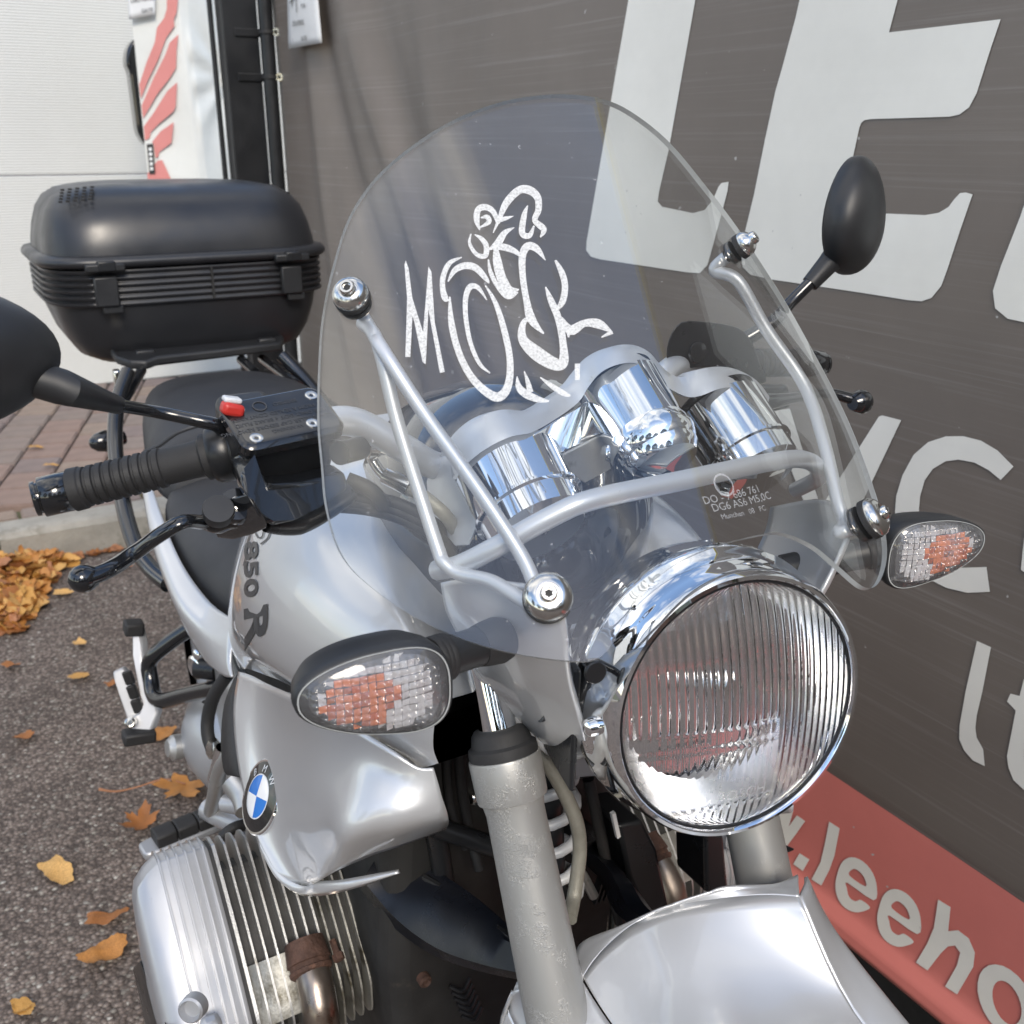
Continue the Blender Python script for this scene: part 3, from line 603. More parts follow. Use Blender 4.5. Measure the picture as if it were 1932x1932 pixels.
# ---- clear materials
def clear(name, ior=1.49, tint=(1, 1, 1), rough=.0, haze=0.0):
    m = bpy.data.materials.new(name); m.use_nodes = True; nt = m.node_tree; nt.nodes.clear()
    out = nt.nodes.new('ShaderNodeOutputMaterial'); tr = nt.nodes.new('ShaderNodeBsdfTransparent'); gl = nt.nodes.new('ShaderNodeBsdfGlossy'); mx_ = nt.nodes.new('ShaderNodeMixShader')
    tr.inputs[0].default_value = (*tint, 1); gl.inputs['Roughness'].default_value = rough
    fr = nt.nodes.new('ShaderNodeFresnel'); ge_ = nt.nodes.new('ShaderNodeNewGeometry')
    ma = nt.nodes.new('ShaderNodeMapRange'); ma.inputs['To Min'].default_value = ior; ma.inputs['To Max'].default_value = 1 / ior
    nt.links.new(ge_.outputs['Backfacing'], ma.inputs['Value']); nt.links.new(ma.outputs[0], fr.inputs[0])
    nt.links.new(fr.outputs[0], mx_.inputs[0]); nt.links.new(tr.outputs[0], mx_.inputs[1]); nt.links.new(gl.outputs[0], mx_.inputs[2]); last = mx_
    if haze:      # fine scratches and dust on the screen; on indicator lenses, painted-in lightness of facets
        df = nt.nodes.new('ShaderNodeBsdfDiffuse'); df.inputs[0].default_value = (.75, .76, .78, 1); m3 = nt.nodes.new('ShaderNodeMixShader')
        n1 = noise_n(nt, 1, 5, .6, stretch=(40, 40, 9)); n2 = noise_n(nt, 260, 2); r1 = ramp(nt, n1.outputs['Fac'], [(.5, haze * .5), (.8, haze * 2.2)]); r2 = ramp(nt, n2.outputs['Fac'], [(.74, 0.), (.78, .25)])
        ad_ = nt.nodes.new('ShaderNodeMath'); ad_.operation = 'ADD'; nt.links.new(r1.outputs[0], ad_.inputs[0]); nt.links.new(r2.outputs[0], ad_.inputs[1])
        nt.links.new(ad_.outputs[0], m3.inputs[0]); nt.links.new(mx_.outputs[0], m3.inputs[1]); nt.links.new(df.outputs[0], m3.inputs[2]); last = m3
    nt.links.new(last.outputs[0], out.inputs[0]); return m
m_screen = clear('clear_acrylic', 1.62, (.985, .99, .985), 0, .004)
m_edge = M('acrylic_edge', (.42, .44, .44), .25, 0, .1, 30)
def glass(name, col=(1, 1, 1), ior=1.5, rough=0):
    m = bpy.data.materials.new(name); m.use_nodes = True; nt = m.node_tree; nt.nodes.clear(); out = nt.nodes.new('ShaderNodeOutputMaterial'); g_ = nt.nodes.new('ShaderNodeBsdfGlass')
    g_.inputs['Color'].default_value = (*col, 1); g_.inputs['IOR'].default_value = ior; g_.inputs['Roughness'].default_value = rough; nt.links.new(g_.outputs[0], out.inputs[0]); return m
m_glass = glass('lens_glass'); m_clearlens = clear('clear_indicator_lens', 1.75, (.95, .95, .96), .03, .13)
m_amber = M('amber_bulb', (.78, .22, .07), .3, 0, .05, 20); m_amber2 = M('refracted_amber', (.62, .13, .04), .25, .2, .1, 60); m_amber3 = M('pale_refracted_amber', (.70, .38, .28), .3, .1, .1, 60); m_indrefl = M('bright_reflector', (.86, .86, .85), .30, .35, .04, 20); m_refl = M('reflector', (.96, .96, .96), .26, 1, .03, 10)
def etched():
    m, nt, b = node_mat('etched_white'); setp(b, Roughness=.7); n = noise_n(nt, 900, 3); r = ramp(nt, n.outputs['Fac'], [(.3, (.66, .67, .66)), (.7, (.80, .81, .80))]); nt.links.new(r.outputs[0], b.inputs['Base Color'])
    g2 = ramp(nt, noise_n(nt, 700, 2).outputs['Fac'], [(.28, .50), (.55, .84)]); nt.links.new(g2.outputs[0], b.inputs['Alpha']); return m
m_etch = etched(); m_bowl = M('polished_black', (.006, .006, .007), .05, 0, .1, 9, coat=1.0, rvar=.02)

# ---- windscreen: parabolic sheet, Y as a function of x and z
def WSY(x, z): return -.010 + .897 * (z - 1.048) + 2.12 * (x + .009) ** 2
def WSN(x, z): return V((2 * 2.12 * (x + .009), -1, .897)).normalized()       # outward, to the front
def ws(x, z, off=0): return V((x, WSY(x, z), z)) + WSN(x, z) * off
def ws_hit(p):
    d = ray(*p) / FOC; lo = .35; prev = None
    for i in range(400):
        t = .35 + i * .0025; q = CAM + d * t; g_ = q.y - WSY(q.x, q.z)
        if prev is not None and prev * g_ <= 0:
            t -= .0025 * g_ / (g_ - prev); q = CAM + d * t; return (q.x, q.z)
        prev = g_
    q = CAM + d * .9; return (q.x, q.z)
WSL = [(-.008, 1.332), (-.044, 1.327), (-.083, 1.315), (-.117, 1.298), (-.146, 1.278), (-.169, 1.254), (-.187, 1.225), (-.202, 1.195), (-.213, 1.165), (-.222, 1.136), (-.227, 1.113), (-.231, 1.094), (-.232, 1.075), (-.229, 1.063), (-.221, 1.053), (-.210, 1.044), (-.196, 1.036), (-.180, 1.030), (-.162, 1.026), (-.142, 1.0235), (-.128, 1.023), (-.117, 1.027), (-.103, 1.039), (-.088, 1.0515), (-.070, 1.060), (-.050, 1.066), (-.022, 1.0695),
       (.013, 1.069), (.03, 1.0655), (.05, 1.055), (.065, 1.041), (.076, 1.030), (.084, 1.0245), (.095, 1.0215), (.110, 1.0215), (.131, 1.0245), (.150, 1.030), (.172, 1.042), (.199, 1.067), (.214, 1.089), (.2155, 1.112), (.209, 1.136), (.196, 1.172), (.178, 1.203), (.158, 1.235), (.132, 1.268), (.104, 1.301), (.071, 1.322), (.046, 1.330), (.02, 1.3325)]
loop = [(p.x, p.y) for p in spline([V((a, b, 0)) for a, b in WSL], 4, True)]
vs, fs = fill([loop], .010)
def inset(L, d):
    n = len(L); out = []
    for i in range(n):
        a, b = V(L[i - 1]), V(L[(i + 1) % n]); t = (b - a).normalized(); out.append((L[i][0] - t.y * d, L[i][1] + t.x * d))
    return out
nb_ = len(vs); me = bpy.data.meshes.new('windscreen'); TH = .0038
vv = [ws(x, z) for x, z in vs] + [ws(x, z, -TH) for x, z in vs]; nn = [WSN(x, z) for x, z in vs] + [-WSN(x, z) for x, z in vs]
def orient(f, want):
    a, b, c = (vv[i] for i in f[:3]); return f if (b - a).cross(c - a).dot(want) > 0 else f[::-1]
ff = [orient(f, nn[f[0]]) for f in fs] + [orient(tuple(i + nb_ for i in f), nn[f[0] + nb_]) for f in fs]
me.from_pydata([tuple(v) for v in vv], [], ff); me.materials.append(m_screen)
for p in me.polygons: p.use_smooth = True
me.normals_split_custom_set_from_vertices([tuple(n) for n in nn])
scr = bpy.data.objects.new('windscreen', me); COL.objects.link(scr); scr.parent = bike; scr.matrix_parent_inverse = Matrix.Translation(-bike.location)
nl = len(loop)
MB().loft([[ws(x, z, .0001) for x, z in loop], [ws(x, z, -TH) for x, z in loop]], caps=False).build('screen_edge', m_edge, scr)
# sprayed white rider graphic on the screen (strokes measured in the photograph)
def gfx(pts, w, closed=False): return [[ws_hit(K(2, *p)) for p in l] for l in stroke(pts, w, 5, closed)]
def g_add(loops): decal(loops, lambda x, z: ws(x, z, .0004), 'rider_graphic', m_etch, scr, step=.012)
g_add([[ws_hit(K(2, *p)) for p in [(552, 1085), (568, 1130), (590, 1300), (650, 1490), (680, 1120), (697, 1150), (715, 1430), (772, 1715), (745, 1720), (690, 1420), (680, 1360), (665, 1672), (648, 1660), (600, 1430), (590, 1400), (578, 1630), (550, 1630), (560, 1300), (545, 1110)]]])
G = [([(868, 1068), (800, 1100), (765, 1170), (760, 1240), (775, 1300), (795, 1310)], [8, 30, 34, 34, 40, 8]),
     ([(790, 1205), (830, 1140), (890, 1115), (950, 1130), (1005, 1190), (1022, 1215)], [8, 36, 44, 44, 30, 6]),
     ([(800, 1290), (810, 1440), (850, 1600), (920, 1740), (1010, 1830), (1080, 1855), (1130, 1790), (1140, 1650), (1110, 1490), (1060, 1330), (1000, 1225)], [10, 40, 42, 46, 54, 60, 50, 42, 40, 30, 8]),
     ([(1010, 1310), (960, 1240), (915, 1235), (890, 1300), (892, 1420), (920, 1560), (970, 1670), (1028, 1722)], [6, 28, 38, 34, 30, 28, 24, 8]),
     ([(1045, 930), (1080, 850), (1120, 760), (1190, 690), (1250, 690), (1295, 730), (1300, 800), (1280, 860), (1330, 910), (1310, 955)], [6, 26, 46, 50, 54, 46, 40, 36, 40, 8]),
     ([(1075, 880), (1045, 810), (1000, 785), (960, 800), (952, 860), (970, 915)], [24, 34, 40, 40, 36, 8]),
     ([(975, 845), (1010, 840), (1020, 870), (970, 900)], [8, 30, 30, 8]), ([(1060, 865), (1110, 850), (1160, 835)], [26, 26, 4]),
     ([(1240, 775), (1220, 830), (1208, 930), (1250, 945), (1275, 890)], [6, 34, 40, 34, 10]),
     ([(920, 935), (912, 990), (950, 1050), (1000, 1060), (1005, 1000), (975, 960), (940, 940)], [8, 20, 26, 34, 34, 26, 6]),
     ([(1020, 1025), (1070, 990), (1110, 930), (1165, 900)], [12, 46, 36, 4]), ([(1040, 1015), (1100, 1010), (1160, 1030), (1200, 1060)], [20, 44, 36, 18]),
     ([(1060, 1020), (1068, 1090), (1090, 1180), (1130, 1250), (1190, 1250)], [30, 56, 60, 60, 8]), ([(1018, 1080), (1030, 1150), (1070, 1230), (1130, 1290), (1185, 1265)], [8, 26, 30, 36, 10]),
     ([(1340, 1085), (1290, 1020), (1240, 1005), (1210, 1060), (1212, 1180), (1235, 1320), (1262, 1420), (1330, 1500)], [6, 44, 50, 46, 40, 42, 56, 8]),
     ([(1330, 1495), (1260, 1420), (1215, 1440), (1212, 1530), (1290, 1610), (1390, 1670), (1440, 1660), (1440, 1560), (1415, 1420), (1370, 1310), (1340, 1235)], [8, 26, 36, 60, 90, 80, 66, 46, 46, 40, 8]),
     ([(1395, 1085), (1430, 1150), (1450, 1230), (1435, 1320), (1390, 1375)], [14, 38, 40, 40, 14]),
     ([(1430, 1405), (1480, 1480), (1560, 1440), (1640, 1445), (1716, 1492)], [8, 64, 46, 60, 10]), ([(1716, 1488), (1655, 1520)], [30, 8]), ([(1470, 1470), (1470, 1520)], [40, 10]),
     ([(1180, 1740), (1190, 1800), (1230, 1840), (1300, 1870), (1360, 1880)], [6, 40, 50, 40, 10]), ([(1220, 1710), (1240, 1770), (1255, 1830)], [6, 28, 40]), ([(1310, 1745), (1370, 1790), (1440, 1835), (1480, 1850)], [6, 30, 36, 12]), ([(1520, 1668), (1520, 1760)], [34, 30])]
for pts, w in G: g_add(gfx(pts, [q_ * .88 for q_ in w]))
m_etch2 = M('moulded_mark', (.62, .64, .66), .4, 0, .1, 40); m_faint = M('faint_moulding', (.62, .64, .66), .4, 0, .1, 40); m_faint.node_tree.nodes['Principled BSDF'].inputs['Alpha'].default_value = .38
for t, p, s in (('DO - 7 686 761', K(6, 690, 1110), .0074), ('DG6 AS6 M5.0C', K(6, 740, 1152), .0074), ('Munchen   08   PC', K(6, 790, 1195), .0050)):
    x0, z0 = ws_hit(p); x1, z1 = ws_hit((p[0] + 60, p[1] - 12)); sl = (z1 - z0) / (x1 - x0)
    text_on(t, s, lambda a, b: ws(x0 + a, z0 + sl * a + b * .75, .0004), 'moulded_text', m_faint, scr)
x0, z0 = ws_hit(K(6, 800, 1000)); decal([[(x0 + .0075 * math.cos(t), z0 + .006 * math.sin(t)) for t in [i * .3 for i in range(21)]], [(x0 + .0065 * math.cos(t), z0 + .005 * math.sin(t)) for t in [i * .3 for i in range(21)]]], lambda a, b: ws(a, b, .0004), 'moulded_mark', m_faint, scr)
# screen bolts: domed washer on a rubber ring, socket head
def screen_bolt(x, z, R_=.0145):
    n = WSN(x, z); c = ws(x, z); b = MB().lathe(c, n, [(.0035, R_ * .95), (.006, R_), (.008, R_ * .96), (.0105, R_ * .80), (.0125, R_ * .56), (.0125, R_ * .50), (.0115, R_ * .48), (.0115, .0005)], 40).build('screen_bolt', m_steel, bike)
    MB().lathe(c, n, [(-.0005, R_ * .92), (.0002, R_ * 1.02), (.004, R_ * 1.02), (.0042, R_ * .9)], 36).build('rubber_ring', m_rubber, b)
    MB().lathe(c, -n, [(TH, R_ * .9), (TH + .005, R_ * .9), (TH + .0055, R_ * .7), (TH + .010, R_ * .35)], 30).build('rear_washer', m_rubber, b)
    MB().lathe(c, n, [(.0115, .0052), (.0150, .0050), (.0162, .0042), (.0162, .0030), (.0145, .0028), (.0145, .0002)], 24).build('bolt_head', m_steel, b)
    u, w, d = frame(n); s = [c + d * .0147 + (u * math.cos(t) + w * math.sin(t)) * (.0027 if i % 2 else .0019) for i, t in enumerate([k * math.pi / 6 for k in range(12)])]
    MB().add(s, [tuple(range(12))]).build('socket', m_dark, b)
    return c, n
LBx, LBz = ws_hit((1033, 1130)); RBx, RBz = ws_hit((1637, 982)); UBx, UBz = ws_hit((665, 563))
cl, n1 = screen_bolt(LBx, LBz); cr_, n2 = screen_bolt(RBx, RBz); cu, n3 = screen_bolt(UBx, UBz, .0118); VBx, VBz = ws_hit((1394, 468)); cv, n4 = screen_bolt(VBx, VBz, .0100)
# screen stays
bk = MB().tube(spline([cu - n3 * .012, cu - n3 * .020 + V((.004, 0, -.006)), P((722, 660), Y=.165), P((800, 780), Y=.135), P((900, 920), Y=.095), P((985, 1050), Y=.062), cl - n1 * .020 + V((-.004, 0, .006)), cl - n1 * .012], 8), .0045).build('screen_stay', m_satin, bike)
MB().tube(spline([cu - n3 * .018 + V((.002, 0, -.008)), P((712, 645), Y=.175), P((748, 790), Y=.155), P((790, 925), Y=.135), P((826, 1035), Y=.115), P((838, 1062), Y=.108), P((868, 1083), Y=.098), P((930, 1098), Y=.075), cl - n1 * .018 + V((-.008, 0, .001)), cl - n1 * .014], 8), .0045).build('screen_stay', m_satin, bike)
MB().tube(spline([cv - n4 * .012, cv - n4 * .020 + V((-.003, 0, -.006)), P((1392, 530), Y=.190), P((1445, 620), Y=.172), P((1518, 728), Y=.142), P((1556, 840), Y=.102), P((1580, 945), Y=.070), P((1592, 985), Y=.058), cr_ - n2 * .020 + V((-.004, 0, .001)), cr_ - n2 * .012], 8), .0050).build('screen_stay', m_satin, bike)
MB().tube(spline([P((824, 1076), Y=.125), P((868, 1066), Y=.105), P((940, 1030), Y=.085), P((1040, 975), Y=.070), P((1120, 942), Y=.064), P((1280, 908), Y=.066), P((1420, 878), Y=.075), P((1495, 866), Y=.084), P((1530, 872), Y=.094), P((1548, 890), Y=.110), P((1540, 905), Y=.140), P((1500, 925), Y=.165)], 8), .0067, 16).build('screen_crossbar', m_satin, bike)

# ---- headlight
Hc = V((.0165, .023, .9355)); Hn = V((-.17, -.98, .10)).normalized(); HX = V((0, 0, 1)).cross(-Hn).normalized() * 1.0; HX = HX if HX.x > 0 else -HX; HU = (-Hn).cross(HX); HU = HU if HU.z > 0 else -HU
hl = MB().lathe(Hc, -Hn, [(.040, .1045), (.046, .1050), (.050, .1030), (.060, .1020), (.080, .0970), (.100, .0870), (.118, .0700), (.130, .0450), (.135, .0200), (.136, .002)], 72).build('headlight', m_chrome, bike)
MB().lathe(Hc, -Hn, [(.004, .0905), (-.0015, .0912), (-.0035, .0930), (-.0030, .0955), (.001, .0975), (.006, .0985), (.012, .0993), (.030, .1005), (.0315, .1018), (.034, .1022), (.0365, .1045), (.0385, .1048), (.0395, .1030), (.0400, .097)], 96, False).build('chrome_rim', m_chrome, hl)
MB().lathe(Hc, -Hn, [(.0005, .0893), (-.0014, .0900), (-.0014, .0909), (.0, .0914)], 80, False).build('rim_seal', m_satinblack, hl)
def lens_pt(u, v, side):
    v = -1 + 2 * v; u = -1 + 2 * u; x = u * math.sqrt(max(1 - v * v, 0)) ; y = v; r2 = x * x + y * y
    R_ = .0905; dome = -.016 * (1 - r2)
    h = dome
    if side:
        fw_ = 1 / 14.5; ph = (x / fw_) % 1; fl = 1 - (2 * ph - 1) ** 2
        m1 = max(0, min(1, (-.06 - y) / .03)) * max(0, min(1, (.30 - x) / .04)); a = .0013 * (1 - m1) + .00018 * m1
        if y < -.78: a = .0013
        h = dome + .0045 - a * fl
        for yl in (-.06, -.24, -.46, -.78): h += .0006 * max(0, 1 - abs(y - yl) / .012) * (m1 if yl < -.1 else 1)
    return Hc + HX * x * R_ + HU * y * R_ - Hn * (h + .001)
ln = MB(); NU, NV = 260, 84
ln.grid(lambda u, v: lens_pt(u, .004 + .992 * v, 0), NU, NV); o1 = len(ln.v)
ln.grid(lambda u, v: lens_pt(u, .004 + .992 * v, 1), NU, NV)
def gi(i, j): return i * (NV + 1) + j
bd_ = [gi(i, 0) for i in range(NU + 1)] + [gi(NU, j) for j in range(1, NV + 1)] + [gi(i, NV) for i in range(NU - 1, -1, -1)] + [gi(0, j) for j in range(NV - 1, 0, -1)]
for a, b in zip(bd_, bd_[1:] + bd_[:1]): ln.f.append((a, b, b + o1, a + o1))
ln.build('lens', m_glass, hl, angle=50)
MB().lathe(Hc, -Hn, [(.005, .0905), (.018, .0855), (.032, .0780), (.048, .0670), (.062, .0550), (.075, .0410), (.084, .0270), (.090, .0120)], 72, False).build('reflector', m_refl, hl)
bl_ = MB().lathe(Hc, -Hn, [(.030, .0005), (.030, .0075), (.036, .0085), (.050, .0085), (.082, .009)], 24).build('bulb_shield', m_steel, hl)
for t, s, dx, dy in (('BOSCH', .0120, -.022, -.064), ('H4', .013, .004, -.008)):
    text_on(t, s, lambda a, b: Hc + HX * (a + dx) + HU * (b + dy + .02 * a * (a + .0)) + Hn * (.0165 * (1 - ((a + dx) ** 2 + (b + dy) ** 2) / .0082) + .0002), 'moulded_text', m_faint, hl)
# adjuster pin, chrome screw and side lugs on the rim
def onrim(deg, h, r): a = R(deg); return Hc - Hn * h + (HX * math.cos(a) + HU * math.sin(a)) * r
pn = onrim(158, .015, .100); pd = (HX * math.cos(R(158)) + HU * math.sin(R(158)))
o = MB().tube([pn - pd * .004 - Hn * .02, pn + pd * .012 - Hn * .008, pn + pd * .013 + Hn * .006], .0032, 10).build('adjuster_pin', m_satinblack, hl)
MB().lathe(pn + pd * .013 + Hn * .006, Hn, [(0, .0075), (.002, .0080), (.003, .0070)], 20).build('pin_head', m_satinblack, o)
MB().lathe(onrim(182, .021, .099), (HX * math.cos(R(182)) + HU * math.sin(R(182))), [(0, .007), (.006, .0065), (.0085, .004), (.009, .0005)], 20).build('rim_screw', m_chrome, hl)
for dg in (0, 180):
    p = onrim(dg, .060, .100); d = (HX * math.cos(R(dg)) + HU * math.sin(R(dg))); MB().lathe(p, d, [(0, .016), (.01, .016), (.012, .013), (.026, .012)], 24).build('pivot_lug', m_satinblack, hl)
# black ears between headlight and fork plates
for s in (-1, 1):
    a = onrim(90 + 90 * s * -1, .06, .108)
    MB().loft([[Hc + HX * s * .103 - Hn * h + HU * z + HX * s * e for h, z in ((.03, .035), (.105, .05), (.115, -.05), (.045, -.065))] for e in (.001, .006)]).build('headlight_ear', m_satinblack, bike, bevel=.003)

# ---- silver fork shields either side of the headlight (rows of measured edge points)
rows = [[(836, 1098, .150), (880, 1092, .110), (960, 1098, .075), (1030, 1112, .050)], [(846, 1150, .150), (890, 1150, .105), (975, 1150, .068), (1062, 1155, .044)], [(872, 1205, .152), (920, 1205, .105), (990, 1200, .068), (1071, 1200, .046)],
        [(890, 1245, .155), (940, 1245, .108), (1005, 1242, .072), (1073, 1245, .050)], [(925, 1290, .150), (965, 1290, .108), (1020, 1287, .076), (1080, 1290, .056)], [(962, 1335, .145), (995, 1335, .108), (1042, 1334, .082), (1092, 1335, .063)],
        [(1003, 1378, .138), (1025, 1376, .108), (1063, 1378, .087), (1104, 1382, .070)], [(1045, 1414, .125), (1060, 1413, .108), (1082, 1412, .094), (1107, 1409, .080)], [(1072, 1426, .112), (1080, 1427, .106), (1092, 1427, .100), (1102, 1425, .094)]]
mb = MB(); gr = [spline([P(q[:2], Y=q[2]) for q in r], 5) for r in rows]; mid = list(zip(*[spline([r[j] for r in gr], 4) for j in range(len(gr[0]))]))
mb.loft(mid, caps=False, closed=False); sh = mb.build('fork_shield', m_paint, bike, angle=180, recalc=False, solid=.004, off=0)
mm = mb.mirror(); 
for v in mm.v: v.x += .012
mm.build('fork_shield', m_paint, bike, angle=180, recalc=False, solid=.004, off=0)
# rolled lower edge of the shield
MB().tube(spline([P((898, 1258), Y=.158), P((925, 1292), Y=.153), P((962, 1337), Y=.147), P((1003, 1380), Y=.140), P((1045, 1416), Y=.127), P((1075, 1428), Y=.113)], 5), [.003, .0055, .0065, .006, .003], 10).build('shield_edge', m_paint, sh)

# ---- indicators
def indicator(c, s, yaw):
    nz_ = V((math.sin(yaw) * s, -math.cos(yaw), .02)).normalized(); ex = V((0, 0, 1)).cross(-nz_).normalized(); ex = ex if ex.x * s > 0 else -ex; ey = V((0, 0, 1)) - nz_ * nz_.z; ey.normalize()
    A, Bh = .0440, .0255
    def ol(t, k=1.0):       # outline, outer end (t=0) more pointed
        ct, st = math.cos(t), math.sin(t); e = .62 if ct < 0 else .96
        x = A * math.copysign(abs(ct) ** e, ct); y = Bh * math.copysign(abs(st) ** (.74 if ct < 0 else .86), st) * (1 - .22 * (x / A)) + .0035 * (x / A)
        return x * k, y * k
    N = 56; T = [2 * math.pi * i / N for i in range(N)]
    def at(x, y, h): return c + ex * x + ey * y + nz_ * h
    hs = MB(); hs.loft([[at(*ol(t, k), h) for t in T] for k, h in ((1.0, .002), (1.045, .0005), (1.05, -.006), (1.0, -.018), (.86, -.032), (.60, -.043), (.25, -.048))]); ho = hs.build('indicator', m_blackpl, bike, angle=60)
    # faceted clear lens
    L = MB(); NU_, NV_ = 112, 66
    def lp(u, v, back):
        x0 = -1 + 2 * u; y0 = -1 + 2 * v
        # square to disc, then to the outline
        xd = x0 * math.sqrt(1 - y0 * y0 / 2); yd = y0 * math.sqrt(1 - x0 * x0 / 2); k = min(math.hypot(xd, yd), 1); t = math.atan2(yd, xd); x, y = ol(t, k * .985)
        dm = .012 * (1 - k ** 2.6)
        if back: return at(x, y, .0005 + dm * .75 - .0012)
        q = max(0, min(1, (.93 - k) * 9)); b_ = abs(math.sin(x / .0047 * math.pi)) ** .7 * abs(math.sin(y / .0047 * math.pi)) ** .7
        return at(x, y, .0015 + dm + .0026 * b_ * q)
    L.grid(lambda u, v: lp(u, v, 0), NU_, NV_); o_ = len(L.v); L.grid(lambda u, v: lp(u, v, 1), NU_, NV_)
    def gj(i, j): return i * (NV_ + 1) + j
    bo_ = [gj(i, 0) for i in range(NU_ + 1)] + [gj(NU_, j) for j in range(1, NV_ + 1)] + [gj(i, NV_) for i in range(NU_ - 1, -1, -1)] + [gj(0, j) for j in range(NV_ - 1, 0, -1)]
    for a, b in zip(bo_, bo_[1:] + bo_[:1]): L.f.append((a, b, b + o_, a + o_))
    L.build('lens', m_clearlens, ho, angle=60)
    rf_ = MB().loft([[at(*ol(t, k), h) for t in T] for k, h in ((.97, -.002), (.90, -.006), (.45, -.010), (.05, -.012))], caps=True).build('reflector', m_indrefl, ho)
    fc_ = MB(); mi_ = []; random.seed(9); cs_ = .0047
    for i_ in range(-10, 11):
        for j_ in range(-6, 7):
            x, y = (i_ + .5) * cs_, (j_ + .5) * cs_; k_ = 0
            if abs(x) > A * .93: continue
            t_ = math.atan2(y / Bh, x / A); ox, oy = ol(t_); 
            if math.hypot(x, y) > math.hypot(ox, oy) * .95 or not all(inside((x * 1.06 + a1 * cs_ * .5, y * 1.06 + b1 * cs_ * .5), [[ol(tt) for tt in T]]) for a1 in (-1, 1) for b1 in (-1, 1)): continue
            d_ = ((x - .009) / .025) ** 2 + ((y + .001) / .018) ** 2; am_ = d_ < 1.0 - random.uniform(0, .30)
            ta, tb_ = random.gauss(0, .16), random.gauss(0, .16); kk_ = math.hypot(x, y) / math.hypot(ox, oy); h0 = -.0012 + .0060 * (1 - kk_ ** 2.6); q_ = cs_ * .47
            fc_.add([at(x + sx_ * q_, y + sy_ * q_, h0 + sx_ * q_ * ta + sy_ * q_ * tb_) for sx_, sy_ in ((-1, -1), (1, -1), (1, 1), (-1, 1))], [(0, 1, 2, 3)])
            mi_.append(random.choice([2, 2, 3]) if am_ else 1)  # amber tiles paint in the bulb's colour as the lens would refract it
    fo_ = fc_.build('reflector_facets', m_refl, ho, smooth=False, recalc=False); fo_['kind'] = 'stuff'
    for q_ in (m_indrefl, m_amber, m_amber2, m_amber3): fo_.data.materials.append(q_)
    for p_, k_ in zip(fo_.data.polygons, mi_): p_.material_index = k_
    bb = at(.006, .000, -.003); MB().tube([bb - ex * .010, bb - ex * .008, bb, bb + ex * .008, bb + ex * .010], [.002, .0050, .0060, .0050, .002], 18).build('bulb', m_amber, ho)
    MB().loft([[at(*ol(t, k), h) for t in T] for k, h in ((1.004, .001), (1.004, .0022), (.985, .0022), (.985, .001))], caps=False).build('lens_bezel', m_edge, ho)
    return ho, ex, nz_, at
io, ex, nz_, at = indicator(P((708, 1308), Y=.050), -1, R(8))
st0, st1 = P((812, 1248), Y=.062), P((938, 1208), Y=.072)
MB().lathe(st1 - (st1 - st0).normalized() * .004, st1 - st0, [(-.012, .0128), (-.006, .0140), (.004, .0150), (.010, .0135), (.014, .006)], 26).build('stalk_grommet', m_rubber, io)
st = MB().tube([st0 + (st0 - st1) * .25, st0, st0 + (st1 - st0) * .1, st1, st1 + (st1 - st0) * .1], [.0135, .0125, .0120, .0125, .0125], 20).build('stalk', m_blackpl, io)
for k in (.02, .08, .14): q = st0 + (st1 - st0) * k; MB().lathe(q, st1 - st0, [(0, .0140), (.001, .0146), (.004, .0146), (.005, .0140)], 24).build('stalk_rib', m_rubber, io)
io2, ex2, nz2_, at2 = indicator(P((1765, 1038), Y=.052), 1, R(-14))
s0, s1 = P((1668, 1035), Y=.075), P((1540, 1062), Y=.10); MB().tube([s0 + (s0 - s1) * .2, s0, s1, s1 + (s1 - s0) * .5], [.0130, .0125, .0125, .0125], 20).build('stalk', m_blackpl, io2)
for k in (.02, .10, .18): q = s0 + (s1 - s0) * k; MB().lathe(q, s1 - s0, [(0, .0138), (.001, .0143), (.004, .0143), (.005, .0138)], 24).build('stalk_rib', m_rubber, io2)

# ---- fork legs
def blister():
    m, nt, b = node_mat('blistered_silver_paint'); setp(b, Roughness=.45, Metallic=.6, Base_Color=(.40, .40, .385))
    n1 = noise_n(nt, 420, 3, .6, dist=1.5); mk = ramp(nt, noise_n(nt, 26, 4, .6).outputs['Fac'], [(.47, 0.), (.60, 1.)]); e = ramp(nt, n1.outputs['Fac'], [(.50, 0.), (.58, 1.)])
    mu = nt.nodes.new('ShaderNodeMath'); mu.operation = 'MULTIPLY'; nt.links.new(mk.outputs[0], mu.inputs[0]); nt.links.new(e.outputs[0], mu.inputs[1])
    bump(nt, b, mu.outputs[0], .55, .0010); return m
m_blist = blister(); fd = V((0, .40, .917)).normalized(); fork_low = []
for s, px in ((-1, -.104), (1, .110)):
    a = V((px, .072, .716)) - fd * .010
    sl_ = MB().lathe(a, fd, [(-.42, .0235), (.0, .0240), (.03, .0236), (.10, .0226), (.136, .0222), (.142, .0232), (.150, .0238)], 40).build('fork_slider', m_blist, bike)
    MB().lathe(a, fd, [(.1455, .0232), (.1460, .0262), (.1475, .0268), (.176, .0274), (.178, .0270), (.1785, .0255)], 44).build('fork_collar', m_blist, sl_, angle=25)
    MB().lathe(a, fd, [(.176, .0258), (.181, .0264), (.186, .0260), (.188, .0232), (.196, .0214), (.199, .0190), (.200, .0155)], 36).build('dust_seal', m_rubber, sl_)
    MB().lathe(a, fd, [(.17, .0150), (.30, .0150)], 32).build('stanchion', m_chrome, bike)
# fork bridge
MB().loft([[V((x * .82, .250 + dy, .905 + dz)) for dy, dz in ((-.03, .012), (.03, -.012), (.03, -.032), (-.03, -.01))] for x in (-.14, -.10, 0, .10, .14)]).build('fork_bridge', m_satin, bike, bevel=.006)

